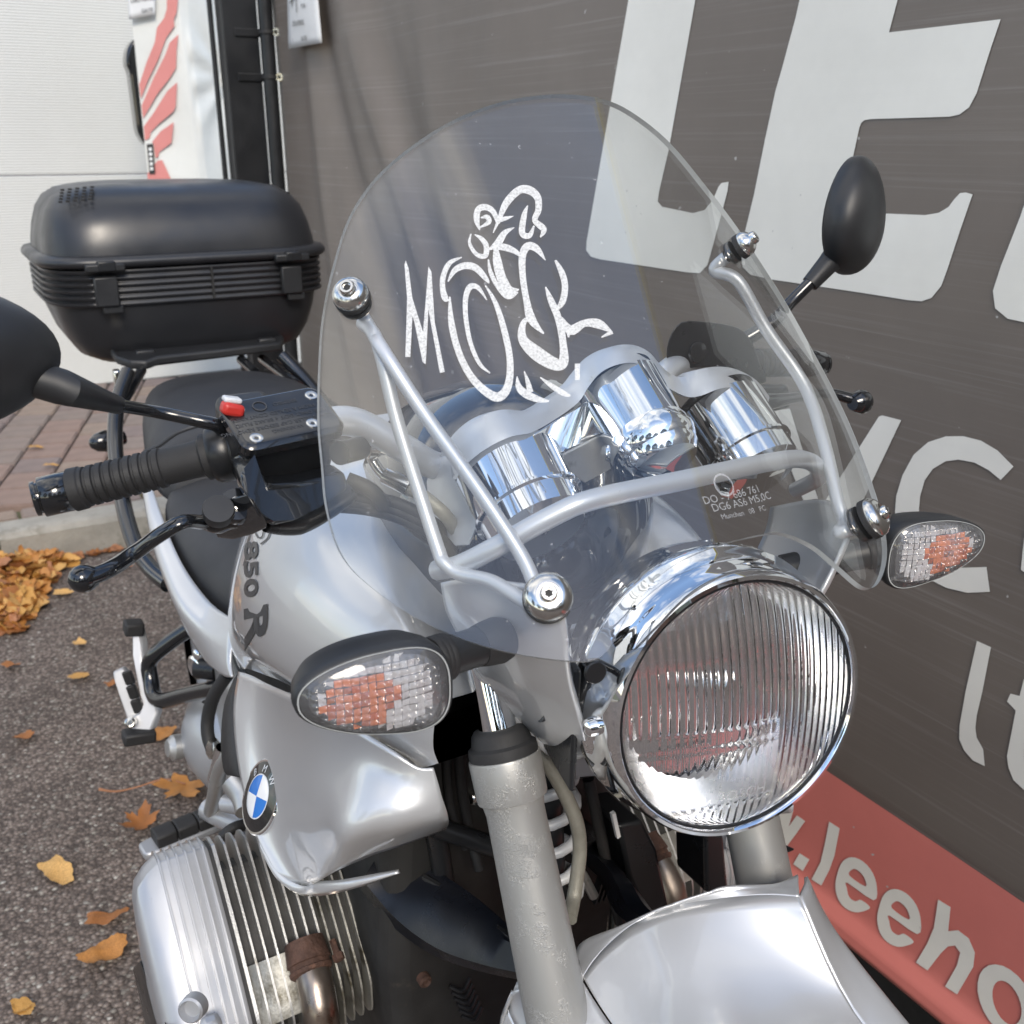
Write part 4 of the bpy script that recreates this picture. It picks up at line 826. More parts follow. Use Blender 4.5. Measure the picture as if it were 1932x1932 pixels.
# ---- instruments
AX = V((0, -.80, -.60)).normalized()
def cup(c, r, L, cap, n=56):
    o = MB().lathe(c, AX, [(-.002, r), (L, r * .97), (L + .0012, r * 1.03), (L + .0035, r * 1.03), (L + .0045, r * .96), (L + .020, r * .94), (L + .026, r * .80), (L + .028, .001)], n).build('instrument_cup', m_chrome, bike)
    MB().lathe(c, AX, [(-.010, r - .001), (-.008, r - .003), (-.006, r - .004), (-.006, .001)], n).build('dial', m_gloss, o); return o
gL, gM, gR = P(K(24, 504, 782), D=.758), P(K(24, 1140, 345), D=.800), P(K(24, 1705, 470), D=.850)
oL = cup(gL, .0415, .036, 0); oM = cup(gM, .0335, .050, 1); oR = cup(gR, .0380, .044, 0)
# waisted silver hood that wraps the three cups: lower edge and upper edge of its wall
hlo = [(205, 850), (240, 795), (300, 730), (400, 660), (520, 605), (640, 580), (780, 500), (900, 410), (960, 320), (1030, 240), (1130, 195), (1230, 190), (1320, 240), (1370, 300), (1430, 340), (1520, 380), (1600, 372), (1700, 335), (1800, 330), (1900, 385), (1960, 470)]
hup = [(150, 715), (180, 655), (250, 565), (350, 490), (470, 452), (610, 455), (740, 385), (850, 305), (915, 225), (990, 145), (1095, 92), (1210, 85), (1300, 125), (1358, 190), (1410, 240), (1480, 268), (1555, 232), (1680, 208), (1800, 225), (1915, 290), (1985, 380)]
def ph(p, cc_, e): d = ray(*K(24, *p)); return CAM + d * ((cc_ - AX * e - CAM).dot(AX) / d.dot(AX))
def hp_(p, e):
    x = p[0]
    if x <= 640: return ph(p, gL, e)
    if x < 960: t = (x - 640) / 320; return ph(p, gL, e).lerp(ph(p, gM, e), t)
    if x <= 1370: return ph(p, gM, e)
    if x < 1520: t = (x - 1370) / 150; return ph(p, gM, e).lerp(ph(p, gR, e), t)
    return ph(p, gR, e)
def fwd(q, d): return q + (CAM - q).normalized() * d
lo_ = spline([fwd(hp_(p, 0), .0045) for p in hlo], 4); up_ = spline([fwd(hp_(p, .024), .0045) for p in hup], 4); md = [(a + b) / 2 + V((0, -.0010, .0008)) for a, b in zip(lo_, up_)]
hood = MB().loft([[p + V((0, .006, -.001)) for p in lo_], lo_, md, up_, [p + V((0, .012, -.004)) for p in up_]], caps=False, closed=False).build('instrument_hood', m_satin, bike, angle=50, recalc=False)
# polished block between left and middle cups, lamp socket in its face
q = [hp_((640, 590), -.001), hp_((952, 400), -.001), hp_((1046, 582), -.024), hp_((732, 742), -.024)]; q = [fwd(p, .003) for p in q]
bk_ = MB().loft([q, [p + V((0, .025, -.022)) for p in q]]).build('instrument_block', m_chrome, bike, bevel=.0015)
q2 = [hp_((734, 750), -.0245), hp_((1047, 590), -.0245), hp_((1088, 790), -.040), hp_((935, 872), -.040), hp_((850, 812), -.034)]; q2 = [fwd(p, .0035) for p in q2]
fp = MB().loft([q2, [p + V((0, .010, .003)) for p in q2]]).build('block_face', m_cast, bk_, bevel=.001)
hn_ = (q2[1] - q2[0]).cross(q2[3] - q2[0]).normalized(); hn_ = hn_ if hn_.y < 0 else -hn_
hp = (q2[0] + q2[1] + q2[2] + q2[3]) / 4; dd_ = ray(*K(24, 950, 722)); hc_ = CAM + dd_ * ((q2[0] - CAM).dot(hn_) / dd_.dot(hn_))
MB().lathe(hc_ + hn_ * .0002, hn_, [(.0, .0095), (.0008, .0092), (.0006, .0086), (-.0006, .0080), (-.0006, .001)], 32).build('lamp_socket', m_castclean, bk_)
def kd(x, y, d): return P(K(24, x, y), D=d)
# chrome nose cap under the middle cup with moulded emblem
nc = gM + AX * .048; MB().lathe(nc, AX, [(-.003, .0330), (.003, .0350), (.010, .0352), (.017, .0325), (.022, .0280), (.0245, .0225), (.0240, .0212), (.0235, .0200), (.0235, .001)], 48).build('nose_cap', m_chrome, oM)
eu = V((0, -.60, .80)); text_on('NA', .013, lambda a, b: nc + AX * .0240 + V((1, 0, 0)) * (a - .008) + eu * (b - .005), 'moulded_text', m_satin, oM)
for (x, y) in ((1095, 690), (1205, 760), (1265, 770)):
    MB().lathe(kd(x, y, .775), V((-.3, -.8, .3)), [(-.012, .0075), (-.004, .0080), (.002, .0062), (.004, .0030), (.0042, .0003)], 18).build('clamp_nut', m_chrome, oM)
# silver shell beside the left cup and a glossy black bowl added to darken the gap below
ls = [kd(*p) for p in ((165, 700, .775), (110, 840, .785), (118, 960, .785), (175, 1095, .775), (285, 1228, .760), (335, 1120, .765), (300, 960, .770), (225, 830, .765))]
MB().loft([ls, [p + V((0, .025, -.01)) for p in ls]]).build('instrument_side_shell', m_satin, bike, bevel=.002)
MB().lathe(V((.012, .312, .985)), V((-.10, -.95, .28)), [(-.10, .128), (-.02, .128), (.02, .122), (.05, .108), (.075, .086), (.092, .058), (.10, .028), (.102, .001)], 56).build('dark_bowl', m_bowl, bike)

# ---- handlebar, right hand controls
gi0, gi1, ge0 = P((405, 858), X=-.262), P((135, 925), X=-.3545), P((62, 942), X=-.3795)
bar = spline([gi0 + (gi1 - gi0) * .9, gi0, gi0 + (gi0 - gi1) * .45, (-.165, .268, 1.106), (-.125, .262, 1.082), (-.09, .270, 1.058), (-.05, .275, 1.048), (0, .275, 1.046), (.05, .278, 1.048), (.09, .282, 1.058), (.125, .285, 1.082), (.165, .300, 1.104), (.215, .325, 1.098), (.30, .332, 1.090), (.385, .325, 1.080)], 8)
MB().tube(bar, .0112, 20).build('handlebar', m_satin, bike)
for x in (-.035, .035): MB().loft([[V((x + dx, .275 + .022 * math.cos(t), 1.040 + .022 * math.sin(t))) for t in [k * .3927 for k in range(16)]] for dx in (-.016, .016)]).build('bar_clamp', m_satin, bike, bevel=.003)
gi0, gi1, ge0 = P((405, 858), X=-.262), P((135, 925), X=-.3545), P((62, 942), X=-.3795)
gdv = (gi1 - gi0)
def grip(a, b, e):
    d = b - a; Lg = d.length; pr = [(0, .0160), (.002, .0165), (.007, .0165), (.009, .0134), (.016, .0131), (.034, .0129)]
    x = .036; 
    while x < Lg - .012: pr += [(x, .0129), (x + .0008, .0142), (x + .0044, .0144), (x + .0052, .0129)]; x += .0066
    pr += [(Lg - .010, .0137), (Lg - .008, .0152), (Lg - .001, .0154), (Lg, .0140)]
    g_ = MB().lathe(a, d, pr, 36).build('hand_grip', m_rubber, bike, angle=30)
    Le = (e - b).length; MB().lathe(b, e - b, [(0, .0129), (.001, .0142), (Le * .78, .0140), (Le * .80, .0131), (Le * .82, .0109), (Le * .86, .0109), (Le * .87, .0123), (Le * .98, .0121), (Le, .0109), (Le, .001)], 36).build('bar_end_weight', m_gloss, g_, angle=70)
grip(gi0, gi1, ge0)
grip(V((.262, .331, 1.094)), V((.362, .326, 1.084)), V((.39, .324, 1.08)))
# throttle/switch housing on the right bar
hd = (gi0 - gi1).normalized()
sw = MB().lathe(gi0 - hd * .002, hd, [(0, .0190), (.003, .0208), (.012, .0212), (.015, .0198), (.017, .0205), (.040, .0205), (.044, .0180)], 32).build('switch_housing', m_satinblack, bike)
MB().box(gi0 + hd * .030 + V((0, .016, .012)), (.040, .040, .034), Matrix.Rotation(R(14), 3, 'X')).build('switch_block', m_blackpl, sw, bevel=.008, seg=3)
kp = P((438, 772), X=-.2535); ks = MB().box(kp, (.015, .012, .009), Matrix.Rotation(R(20), 3, 'Y')).build('kill_switch', m_red, bike, bevel=.003, seg=3)
MB().box(kp + V((.001, .002, .0060)), (.012, .010, .004), Matrix.Rotation(R(14), 3, 'Y')).build('switch_cap', m_etch2, ks, bevel=.0015)
MB().tube([kp + V((0, 0, -.004)), kp + V((0, .003, -.020))], .0035, 8).build('switch_stem', m_satinblack, ks)
# brake fluid reservoir with cover, screws and cast-in text
F0, F1, B0 = P((466, 846), X=-.2545), P((650, 806), X=-.184), P((456, 756), X=-.2440)
ux = (F1 - F0).normalized(); uy = (B0 - F0); uy = (uy - ux * uy.dot(ux)); LY = uy.length; uy.normalize(); uz = ux.cross(uy); LX = (F1 - F0).length
def rect(x0, x1, y0, y1, r, h, n=6):
    out = []
    for cx_, cy_, a0 in ((x1 - r, y1 - r, 0), (x0 + r, y1 - r, 90), (x0 + r, y0 + r, 180), (x1 - r, y0 + r, 270)):
        out += [F0 + ux * (cx_ + r * math.cos(R(a0 + 90 * i / n))) + uy * (cy_ + r * math.sin(R(a0 + 90 * i / n))) + uz * h for i in range(n + 1)]
    return out
rv_ = MB().loft([rect(.002, LX - .002, .002, LY - .002, .008, -.044), rect(.001, LX - .001, .001, LY - .001, .008, -.010), rect(.001, LX - .001, .001, LY - .001, .008, -.006)]).build('brake_reservoir', m_satinblack, bike)
lid = MB().loft([rect(-.001, LX + .001, -.001, LY + .001, .009, -.0085), rect(-.002, LX + .002, -.002, LY + .002, .009, -.0075), rect(-.002, LX + .002, -.002, LY + .002, .009, -.0015), rect(.0005, LX - .0005, .0005, LY - .0005, .007, .0008), rect(.002, LX - .002, .002, LY - .002, .006, .0010)]).build('reservoir_cover', m_gloss, rv_)
for a, b in ((.13, .80), (.89, .80), (.13, .14), (.72, .20)):
    p = F0 + ux * LX * a + uy * LY * b + uz * .0008; sc_ = MB().lathe(p, uz, [(0, .0046), (.0006, .0045), (.0008, .0040), (.0004, .0016), (-.0004, .0010), (-.0004, .0002)], 20).build('cover_screw', m_steel, rv_)
m_emb = M('embossed_gloss', (.035, .037, .042), .25, 0, .1, 30)
for i, (t, a, b) in enumerate((('WARNING', .62, .24), ('CLEAN FILLER CAP BEFORE REMOVING', .97, .36), ('USE ONLY DOT 4 BRAKE FLUID', .92, .49), ('FROM A SEALED CONTAINER', .86, .62), ('BREMBO', .72, .80))):
    text_on(t, .0050, lambda x, y: F0 + ux * (LX * a - x * .92) + uy * (LY * b - y) + uz * .0013, 'embossed_text', m_emb, rv_)
p0 = F0 + ux * LX * .34 + uy * LY * .78 + uz * .0012; MB().lathe(p0, uz, [(0, .0052), (.0004, .0050), (.0004, .0042), (0, .0040)], 24, False).build('embossed_ring', m_emb, rv_)
# master cylinder casting under the reservoir
mc = [P((440, 868), X=-.258), P((470, 860), X=-.252), P((500, 905), X=-.242), P((560, 900), X=-.219), P((640, 880), X=-.187), P((650, 915), X=-.187), P((600, 948), X=-.210), P((540, 975), X=-.233), P((505, 985), X=-.248), P((478, 965), X=-.257), P((455, 920), X=-.262)]
MB().loft([[p + V((0, .012, .0)) for p in mc], [p + V((0, -.012, 0)) for p in mc]]).build('master_cylinder', m_gloss, bike, bevel=.005, seg=3)
MB().tube(spline([P((500, 985), X=-.248), P((560, 978), X=-.224), P((620, 948), X=-.199), P((660, 925), X=-.182)], 6), [.007, .012, .011, .008], 14).build('cylinder_barrel', m_satinblack, bike)
MB().tube([P((640, 855), X=-.19), P((680, 845), X=-.168)], .0085, 14).build('hose_port', m_satinblack, bike)
bj = MB().lathe(P((700, 838), X=-.143), V((1, -.2, -.1)), [(-.012, .006), (-.011, .0085), (-.003, .0085), (-.002, .0115), (.004, .0115), (.005, .0085), (.012, .0085), (.013, .006)], 20).build('banjo_bolt', m_steel, bike)
MB().tube(spline([P((700, 845), X=-.143), P((703, 868), X=-.141), P((722, 895), X=-.137), P((745, 908), X=-.131)], 6), .0042, 10).build('hose_neck', m_steel, bj)
MB().tube([P((728, 898), X=-.135), P((775, 922), X=-.124)], .0068, 12).build('hose_ferrule', m_steel, bj)
MB().tube(spline([P((775, 922), X=-.124), P((810, 945), X=-.115), P((850, 985), X=-.10), P((880, 1050), X=-.07), P((900, 1150), X=-.06)], 6), .0055, 10).build('brake_hose', m_hose, bike)
for k, (dy, dx) in enumerate(((0, 0), (14, 8), (26, -6))):
    MB().tube(spline([P((640, 930 + dy), X=-.175), P((690, 940 + dy * .8), X=-.155), P((745, 948 + dy), X=-.135), P((800, 975 + dy), X=-.115), P((850, 1015 + dy), X=-.09), P((880, 1080 + dy), X=-.05)], 6), .0048, 10).build('control_cable', m_rubber, bike)
MB().tube(spline([P((655, 905), X=-.17), P((700, 925), X=-.155), P((725, 955), X=-.145)], 5), .006, 10).build('control_cable', m_rubber, bike)
# brake lever
LX_ = [((470, 975), -.252), ((440, 972), -.262), ((410, 985), -.272), ((380, 985), -.283), ((345, 985), -.298), ((300, 1010), -.313), ((250, 1046), -.329), ((205, 1075), -.347), ((160, 1092), -.3625)]
lv = MB().tube(spline([P(p, X=x) for p, x in LX_], 6), [.0115, .0120, .0100, .0062, .0056, .0058, .0060, .0062, .0066], 16, flat=.8).build('brake_lever', m_gloss, bike)
bp = P((157, 1092), X=-.3632); MB().lathe(bp - V((.0095, 0, 0)), (1, 0, 0), [(0, .0006), (.0008, .0032), (.0026, .0062), (.0056, .0084), (.0092, .0092), (.013, .0086), (.016, .0070), (.018, .0060)], 28).build('lever_ball', m_gloss, lv)
kc = P((412, 966), X=-.2755); ka = V((-.10, -.70, .70)).normalized(); MB().lathe(kc, ka, [(-.004, .0100), (.004, .0106), (.0055, .0100), (.0056, .001)], 30).build('adjuster_wheel', m_blackpl, lv)
pv_ = P((448, 953), X=-.262); MB().lathe(pv_, ka, [(-.006, .012), (.000, .0125), (.002, .0118), (.0022, .001)], 30).build('lever_pivot', m_gloss, lv)
lb_ = [P(K(28, *p), X=x) for p, x in (((1190, 1110), -.2755), ((1290, 1010), -.268), ((1400, 980), -.261), ((1440, 1010), -.259), ((1522, 1145), -.2525), ((1440, 1185), -.2565), ((1330, 1213), -.263), ((1240, 1205), -.2695))]
MB().loft([[p - ka * .012 for p in lb_], [p - ka * .001 for p in lb_]]).build('lever_bracket', m_gloss, lv, bevel=.004, seg=3)
MB().lathe(pv_ + ka * .0024, ka, [(0, .0050), (.0015, .0048), (.002, .0036), (.0006, .0026), (.0006, .0002)], 20).build('pivot_screw', m_steel, lv)
# mirror, right
ms = MB().tube(spline([P((446, 862), X=-.2475), P((437, 835), X=-.2505), P((415, 805), X=-.260), P((380, 795), X=-.272), P((300, 778), X=-.297), P((225, 765), X=-.323)], 6), [.0072, .0062, .0048, .0044, .0043], 14).build('mirror_stem', m_gloss, bike)
def mirror_shell(c, ex, ey, ez, a, b, dd, egg, stem_px=None):
    # ex: long axis, ey: up, ez: back of shell towards the front
    m = MB(); N = 44; T = [2 * math.pi * i / N for i in range(N)]
    def ol(t, k): x = a * math.cos(t); y = b * math.sin(t) * (1 - egg * math.cos(t)); return x * k, y * k
    rings = [[c + ex * x + ey * y + ez * h for x, y in (ol(t, k) for t in T)] for k, h in [(.93, -.004), (1.0, -.003), (1.0, .002)] + [(math.cos(p), .002 + dd * math.sin(p)) for p in [.12 * i for i in range(1, 13)]] + [(.02, .002 + dd)]]
    o = m.loft(rings).build('mirror', m_blackpl, bike, angle=50)
    MB().loft([[c + ex * x + ey * y + ez * h for x, y in (ol(t, k) for t in T)] for k, h in ((.92, -.0045), (.91, -.005))]).build('mirror_glass', m_chrome, o); return o
mR = mirror_shell(V((-.432, .245, 1.1830)), V((1, .05, -.05)).normalized(), V((0.05, 0, 1)), V((.1, -.95, .1)).normalized(), .078, .047, .040, .10)
MB().tube([P((222, 764), X=-.3235), P((200, 757), X=-.332), P((128, 734), X=-.3550), P((116, 730), X=-.3580), V((-.385, .244, 1.172))], [.0060, .0068, .0104, .0110, .0112], 22).build('stem_boot', m_blackpl, mR)
# left hand controls (seen through and beside the screen)
mS = MB().tube(spline([V((.235, .320, 1.105)), P((1452, 612), X=.285), P((1490, 572), X=.312), P((1530, 532), X=.335)], 6), [.0085, .0068, .0062, .0062], 14).build('mirror_stem', m_gloss, bike)
mL = mirror_shell(P((1606, 408), X=.392), V((.13, .10, .98)).normalized(), V((.95, .28, -.15)).normalized(), V((-.30, -.95, .12)).normalized(), .0570, .056, .042, .16)
MB().tube([P((1528, 536), X=.335), P((1560, 500), X=.352), P((1590, 470), X=.368), P((1602, 456), X=.374)], [.0085, .0105, .0150, .0165], 22).build('stem_boot', m_blackpl, mL)
ch = MB().loft([spline([P(K(6, *p), Y=.30) for p in [(480, 300), (490, 180), (560, 80), (720, 80), (880, 110), (960, 190), (1010, 330), (1040, 420), (900, 420), (780, 340), (600, 340), (520, 370)]], 3, True), spline([P(K(6, *p), Y=.36) for p in [(520, 290), (530, 190), (590, 110), (720, 110), (860, 140), (930, 210), (980, 330), (1000, 400), (890, 400), (780, 340), (620, 330), (550, 350)]], 3, True)]).build('clutch_reservoir', m_satinblack, bike, bevel=.006, seg=3)
MB().lathe(P(K(6, 650, 250), Y=.298), (0, -1, .1), [(0, .0105), (.002, .010), (.0025, .0085)], 24).build('sight_glass', m_gloss, ch)
MB().loft([[P(K(6, *p), Y=y) for p in [(1000, 430), (1160, 430), (1180, 560), (1060, 590), (1030, 520)]] for y in (.29, .34)]).build('clutch_bracket', m_satinblack, bike, bevel=.004)
lv2 = MB().tube(spline([V((.20, .270, 1.075)), V((.245, .258, 1.072)), V((.285, .262, 1.070)), P((1560, 742), X=.335), P((1605, 752), X=.358)], 6), [.011, .0105, .0072, .0070, .0080], 16, flat=.75).build('clutch_lever', m_gloss, bike)
bp = P((1625, 758), X=.366); MB().lathe(bp - V((.0125, 0, 0)), (1, 0, 0), [(0, .007), (.004, .0095), (.010, .0120), (.0155, .0118), (.020, .009), (.0235, .004), (.0245, .0005)], 28).build('lever_ball', m_gloss, lv2)

# ---- front mudguard, spring, hose
wc = V((.004, -.165, .318))
def XP(k, x, y, X): return P(K(k, x, y), X=X)
re_ = [XP(26, 700, 1692, -.078), XP(26, 760, 1600, -.066), XP(26, 850, 1500, -.050), XP(26, 1000, 1380, -.027), XP(26, 1200, 1290, .001), XP(26, 1500, 1240, .036), XP(26, 1750, 1222, .062), XP(11, 655, 820, .078)]
l1, r1 = P((1150, 1925), X=-.078), P((1610, 1911), X=.078)
def across(l, r, b): return [l + (r - l) * t + V((0, 0, b * 4 * t * (1 - t))) for t in (0, .08, .18, .33, .5, .72, .90, 1)]
prow = [re_, across(l1, r1, .014), across(l1 + V((0, -.10, -.012)), r1 + V((0, -.09, -.022)), .018), across(l1 + V((0, -.20, -.055)), r1 + V((0, -.19, -.062)), .018), across(l1 + V((0, -.28, -.115)), r1 + V((0, -.27, -.12)), .018), across(l1 + V((0, -.33, -.18)), r1 + V((0, -.32, -.185)), .016)]
def smooth_grid(rows, k=5):
    g_ = [spline(r, k) for r in rows]; return list(zip(*[spline([r[j] for r in g_], k) for j in range(len(g_[0]))]))
fdr = MB().loft(smooth_grid(prow), caps=False, closed=False).build('front_mudguard', m_paint, bike, angle=180, recalc=False, solid=.003, off=0)
le = [r[0] for r in prow]; ri = [r[-1] for r in prow]
lo0 = [P((968, 1870), X=-.120), P((977, 1940), X=-.122)] + [p + V((-.044, .0, -.030)) for p in le[2:]]
MB().loft(smooth_grid([[a, a + (b - a) * .5 + V((-.004, 0, .006)), b] for a, b in zip([P((1098, 1850), X=-.0795)] + [p + V((-.001, 0, -.0005)) for p in le[1:]], lo0)]), caps=False, closed=False).build('mudguard_side', m_paint, fdr, angle=180, recalc=False, solid=.003, off=0)
MB().loft(smooth_grid([[a, a + V((-.006, .004, -.030)), a + V((-.004, .01, -.11))] for a in lo0]), caps=False, closed=False).build('mudguard_skirt', m_paint, fdr, angle=180, recalc=False, solid=.003, off=0)
ro0 = [P(K(11, *p), X=x) for p, x in (((690, 712), .112), ((900, 1085), .114))] + [p + V((.036, 0, -.012)) for p in ri[2:]]
MB().loft(smooth_grid([[a, a + (b - a) * .5 + V((.003, 0, .003)), b, b + V((.004, 0, -.03)), b + V((.004, 0, -.12))] for a, b in zip(ri, ro0)]), caps=False, closed=False).build('mudguard_side', m_paint, fdr, angle=180, recalc=False, solid=.003, off=0)
ro_ = [XP(26, 660, 1575, -.070), XP(26, 700, 1490, -.060), XP(26, 900, 1410, -.037), XP(26, 1160, 1300, -.004), XP(26, 1400, 1222, .026), XP(26, 1520, 1180, .042), XP(26, 1780, 1172, .076), XP(11, 640, 700, .105)]
MB().loft(smooth_grid([re_, [(a + b) / 2 + V((0, 0, .002)) for a, b in zip(re_, ro_)], ro_, [p + V((0, .01, -.03)) for p in ro_]]), caps=False, closed=False).build('mudguard_bridge', m_paint, fdr, angle=180, recalc=False, solid=.002, off=0)
cl_ = [P((968, 1870), X=-.120), P((975, 1852), X=-.116), P((1000, 1842), X=-.105), P((1040, 1852), X=-.095), P((1080, 1840), X=-.085), P((1092, 1810), X=-.075), P((1100, 1848), X=-.0795)]
MB().add(cl_, [tuple(range(len(cl_)))]).build('mudguard_collar', m_paint, fdr, solid=.003)
ty = MB().lathe(wc - V((.06, 0, 0)), (1, 0, 0), [(0, .24), (.005, .27), (.025, .292), (.06, .30), (.095, .292), (.115, .27), (.12, .24)], 64, False).build('tyre', m_rubber, bike)
MB().lathe(wc - V((.045, 0, 0)), (1, 0, 0), [(0, .245), (.01, .225), (.045, .215), (.08, .225), (.09, .245)], 64, False).build('rim', m_satin, ty)
for k in range(3):
    a = R(k * 120 + 20); MB().tube([wc, wc + V((0, math.cos(a), math.sin(a))) * .22], [.03, .022], 12).build('spoke', m_satin, ty)
MB().lathe(wc - V((.07, 0, 0)), (1, 0, 0), [(0, .16), (.004, .16), (.004, .11), (0, .11)], 48, False).build('brake_disc', m_steel, ty)
sc0 = V((-.008, .222, .625)); sax = V((0, .10, .995)).normalized(); su, sw_, sd_ = frame(sax)
pts = [sc0 + sax * (.27 * t / 150) + (su * math.cos(t * .38) + sw_ * math.sin(t * .38)) * .0285 for t in range(150)]
MB().tube(pts, .0052, 10).build('shock_spring', m_spring, bike)
MB().lathe(sc0, sax, [(-.03, .020), (.0, .020), (.02, .016), (.26, .016), (.26, .03), (.275, .034), (.29, .034)], 24).build('shock_body', m_satinblack, bike)
MB().tube(spline([P(K(8, *p), Y=y) for p, y in (((585, 445), .165), ((700, 580), .150), ((790, 735), .142), ((850, 880), .138), ((868, 1010), .136), ((855, 1150), .132), ((835, 1280), .125), ((815, 1380), .11))], 6), .0060, 12).build('brake_hose', m_hose, bike)

from mathutils.bvhtree import BVHTree
# ---- fuel tank
TS = [(.165, [(.146, .862), (.150, .878), (.147, .902), (.138, .914), (.128, .890), (0, .800)]), (.19, [(.152, .846), (.163, .872), (.160, .914), (.147, .938), (.128, .925), (0, .820)]), (.23, [(.160, .838), (.180, .870), (.177, .920), (.158, .957), (.128, .955), (0, .860)]),
      (.30, [(.175, .838), (.199, .872), (.197, .922), (.173, .968), (.126, .985), (0, .930)]), (.40, [(.186, .822), (.211, .862), (.208, .920), (.182, .974), (.124, 1.008), (0, 1.006)]),
      (.50, [(.184, .785), (.207, .832), (.201, .900), (.172, .963), (.113, 1.005), (0, 1.018)]),
      (.58, [(.181, .752), (.196, .800), (.187, .870), (.155, .940), (.100, .984), (0, .998)]), (.64, [(.175, .722), (.184, .770), (.170, .842), (.134, .905), (.080, .945), (0, .957)]), (.70, [(.164, .697), (.169, .742), (.151, .812), (.110, .866), (.063, .893), (0, .902)]), (.73, [(.150, .690), (.154, .735), (.136, .800), (.098, .848), (.055, .87), (0, .878)])]
tk = MB(); secs = []
for y, h in TS:
    half = [V((x, y, z)) for x, z in h]; full = half[:-1] + [half[-1]] + [V((-p.x, p.y, p.z)) for p in half[:-1][::-1]]; secs.append(spline(full, 5))
cols = list(zip(*secs)); cols = [spline(list(c), 5) for c in cols]; rings = list(zip(*cols))
tk.loft(rings, caps=False, closed=False)
n0 = len(rings[0]); tk.f.append(tuple(range(n0))[::-1]); tk.f.append(tuple(len(tk.v) - n0 + j for j in range(n0)))
tank = tk.build('fuel_tank', m_paint, bike, angle=60)
bvh = BVHTree.FromPolygons([tuple(v) for v in tk.v], tk.f)
def hit(b, p, off=.0006):
    d = ray(*p).normalized(); loc, nor, idx, dist = b.ray_cast(CAM, d)
    if loc is None: return CAM + d * 1.15
    if nor.dot(d) > 0: nor = -nor
    return loc + nor * off
def decal_px(loops, b, name, mat, parent, step=3.0, off=.0007): return decal(loops, lambda x, y: hit(b, (x, y), off), name, mat, parent, step)
# lettering running down the tank side
def tx(txt, size, o_, du, dv, name, mat, b, parent, **k):
    vs_, fs_ = text_loops(txt, 1.0, **k); m = MB(); m.v = [hit(b, (o_[0] + du[0] * x * size + dv[0] * y * size, o_[1] + du[1] * x * size + dv[1] * y * size), .0009) for x, y in vs_]; m.f = fs_
    return m.build(name, mat, parent, angle=180, recalc=False)
tx('850', 35, K(4, 1386, 1322), (-.01, 2.02), (1.0, -.16), 'tank_lettering', m_decalgrey, bvh, tank, bold=.028)
tx('R', 60, K(4, 1386, 1680), (.03, 2.15), (1.0, -.22), 'tank_lettering', m_decalgrey, bvh, tank, bold=.03)
for L in (stroke([K(4, 1378, 1455), K(4, 1392, 1400), K(4, 1398, 1340), K(4, 1420, 1262), K(4, 1440, 1235)], 2.2, 4), stroke([K(4, 1475, 1335), K(4, 1515, 1300), K(4, 1530, 1250), K(4, 1528, 1215)], 2.6, 4), stroke([K(4, 1462, 1300), K(4, 1485, 1290), K(4, 1492, 1240), K(4, 1490, 1215)], 2.2, 4), stroke([K(4, 1440, 1225), K(4, 1445, 1270), K(4, 1462, 1300)], 2.2, 4)):
    decal_px(L, bvh, 'tank_lettering', m_decalgrey, tank, None, .0009)
# filler cap ring on the tank top
fc = V((.0, .53, 1.017)); fo = MB().lathe(fc, V((0, .05, 1)), [(-.004, .060), (.002, .060), (.004, .056), (.004, .048), (.0025, .046), (.0025, .040), (.006, .038), (.0075, .030), (.006, .022), (.0065, .018), (.0065, .0005)], 48).build('filler_cap', m_satin, tank)
for k in range(6): a = R(60 * k + 15); MB().lathe(fc + V((.052 * math.cos(a), .052 * math.sin(a), .003)), (0, 0, 1), [(0, .0035), (.002, .003), (.0022, .0005)], 12).build('cap_screw', m_steel, fo)

# ---- side wing with air mouth (right), mirrored to the left
W_ROWS = [[(452, 1268, .575), (443, 1330, .530), (446, 1400, .488), (456, 1468, .446), (470, 1528, .408), (490, 1588, .370), (522, 1648, .330)], [(474, 1274, .525), (466, 1340, .492), (468, 1410, .458), (478, 1478, .420), (494, 1540, .386), (515, 1602, .352), (545, 1660, .315)],
          [(505, 1290, .455), (500, 1355, .445), (504, 1425, .420), (514, 1492, .388), (530, 1555, .352), (550, 1618, .320), (578, 1670, .292)], [(571, 1320, .305), (580, 1392, .308), (590, 1455, .292), (600, 1512, .270), (608, 1560, .250), (613, 1606, .242), (602, 1662, .258)],
          [(640, 1356, .250), (645, 1415, .248), (645, 1468, .238), (640, 1518, .222), (633, 1565, .212), (632, 1600, .218), (626, 1646, .238)], [(690, 1386, .215), (692, 1432, .213), (684, 1480, .203), (672, 1530, .193), (660, 1570, .190), (655, 1600, .202), (652, 1632, .222)],
          [(745, 1420, .190), (742, 1454, .190), (735, 1490, .184), (725, 1528, .178), (714, 1560, .179), (708, 1582, .190), (704, 1610, .212)], [(789, 1447, .178), (784, 1472, .176), (778, 1504, .172), (770, 1535, .168), (762, 1558, .170), (756, 1576, .182), (752, 1594, .202)],
          [(818, 1448, .172), (826, 1474, .168), (834, 1504, .164), (841, 1525, .163), (845, 1541, .166), (845, 1552, .178), (840, 1562, .196)]]
wg = MB(); g1 = [spline([P(q[:2], Y=q[2]) for q in r], 4) for r in W_ROWS]; g2 = list(zip(*[spline([r[j] for r in g1], 4) for j in range(len(g1[0]))]))
g2 = relax(g2, 4); wg.loft(g2, caps=False, closed=False); wing = wg.build('side_wing', m_paint, bike, angle=180, recalc=False, solid=.003, off=0)
bw_ = BVHTree.FromPolygons([tuple(v) for v in wg.v], wg.f)
wm = wg.mirror().build('side_wing', m_paint, bike, angle=180, recalc=False, solid=.003, off=0)
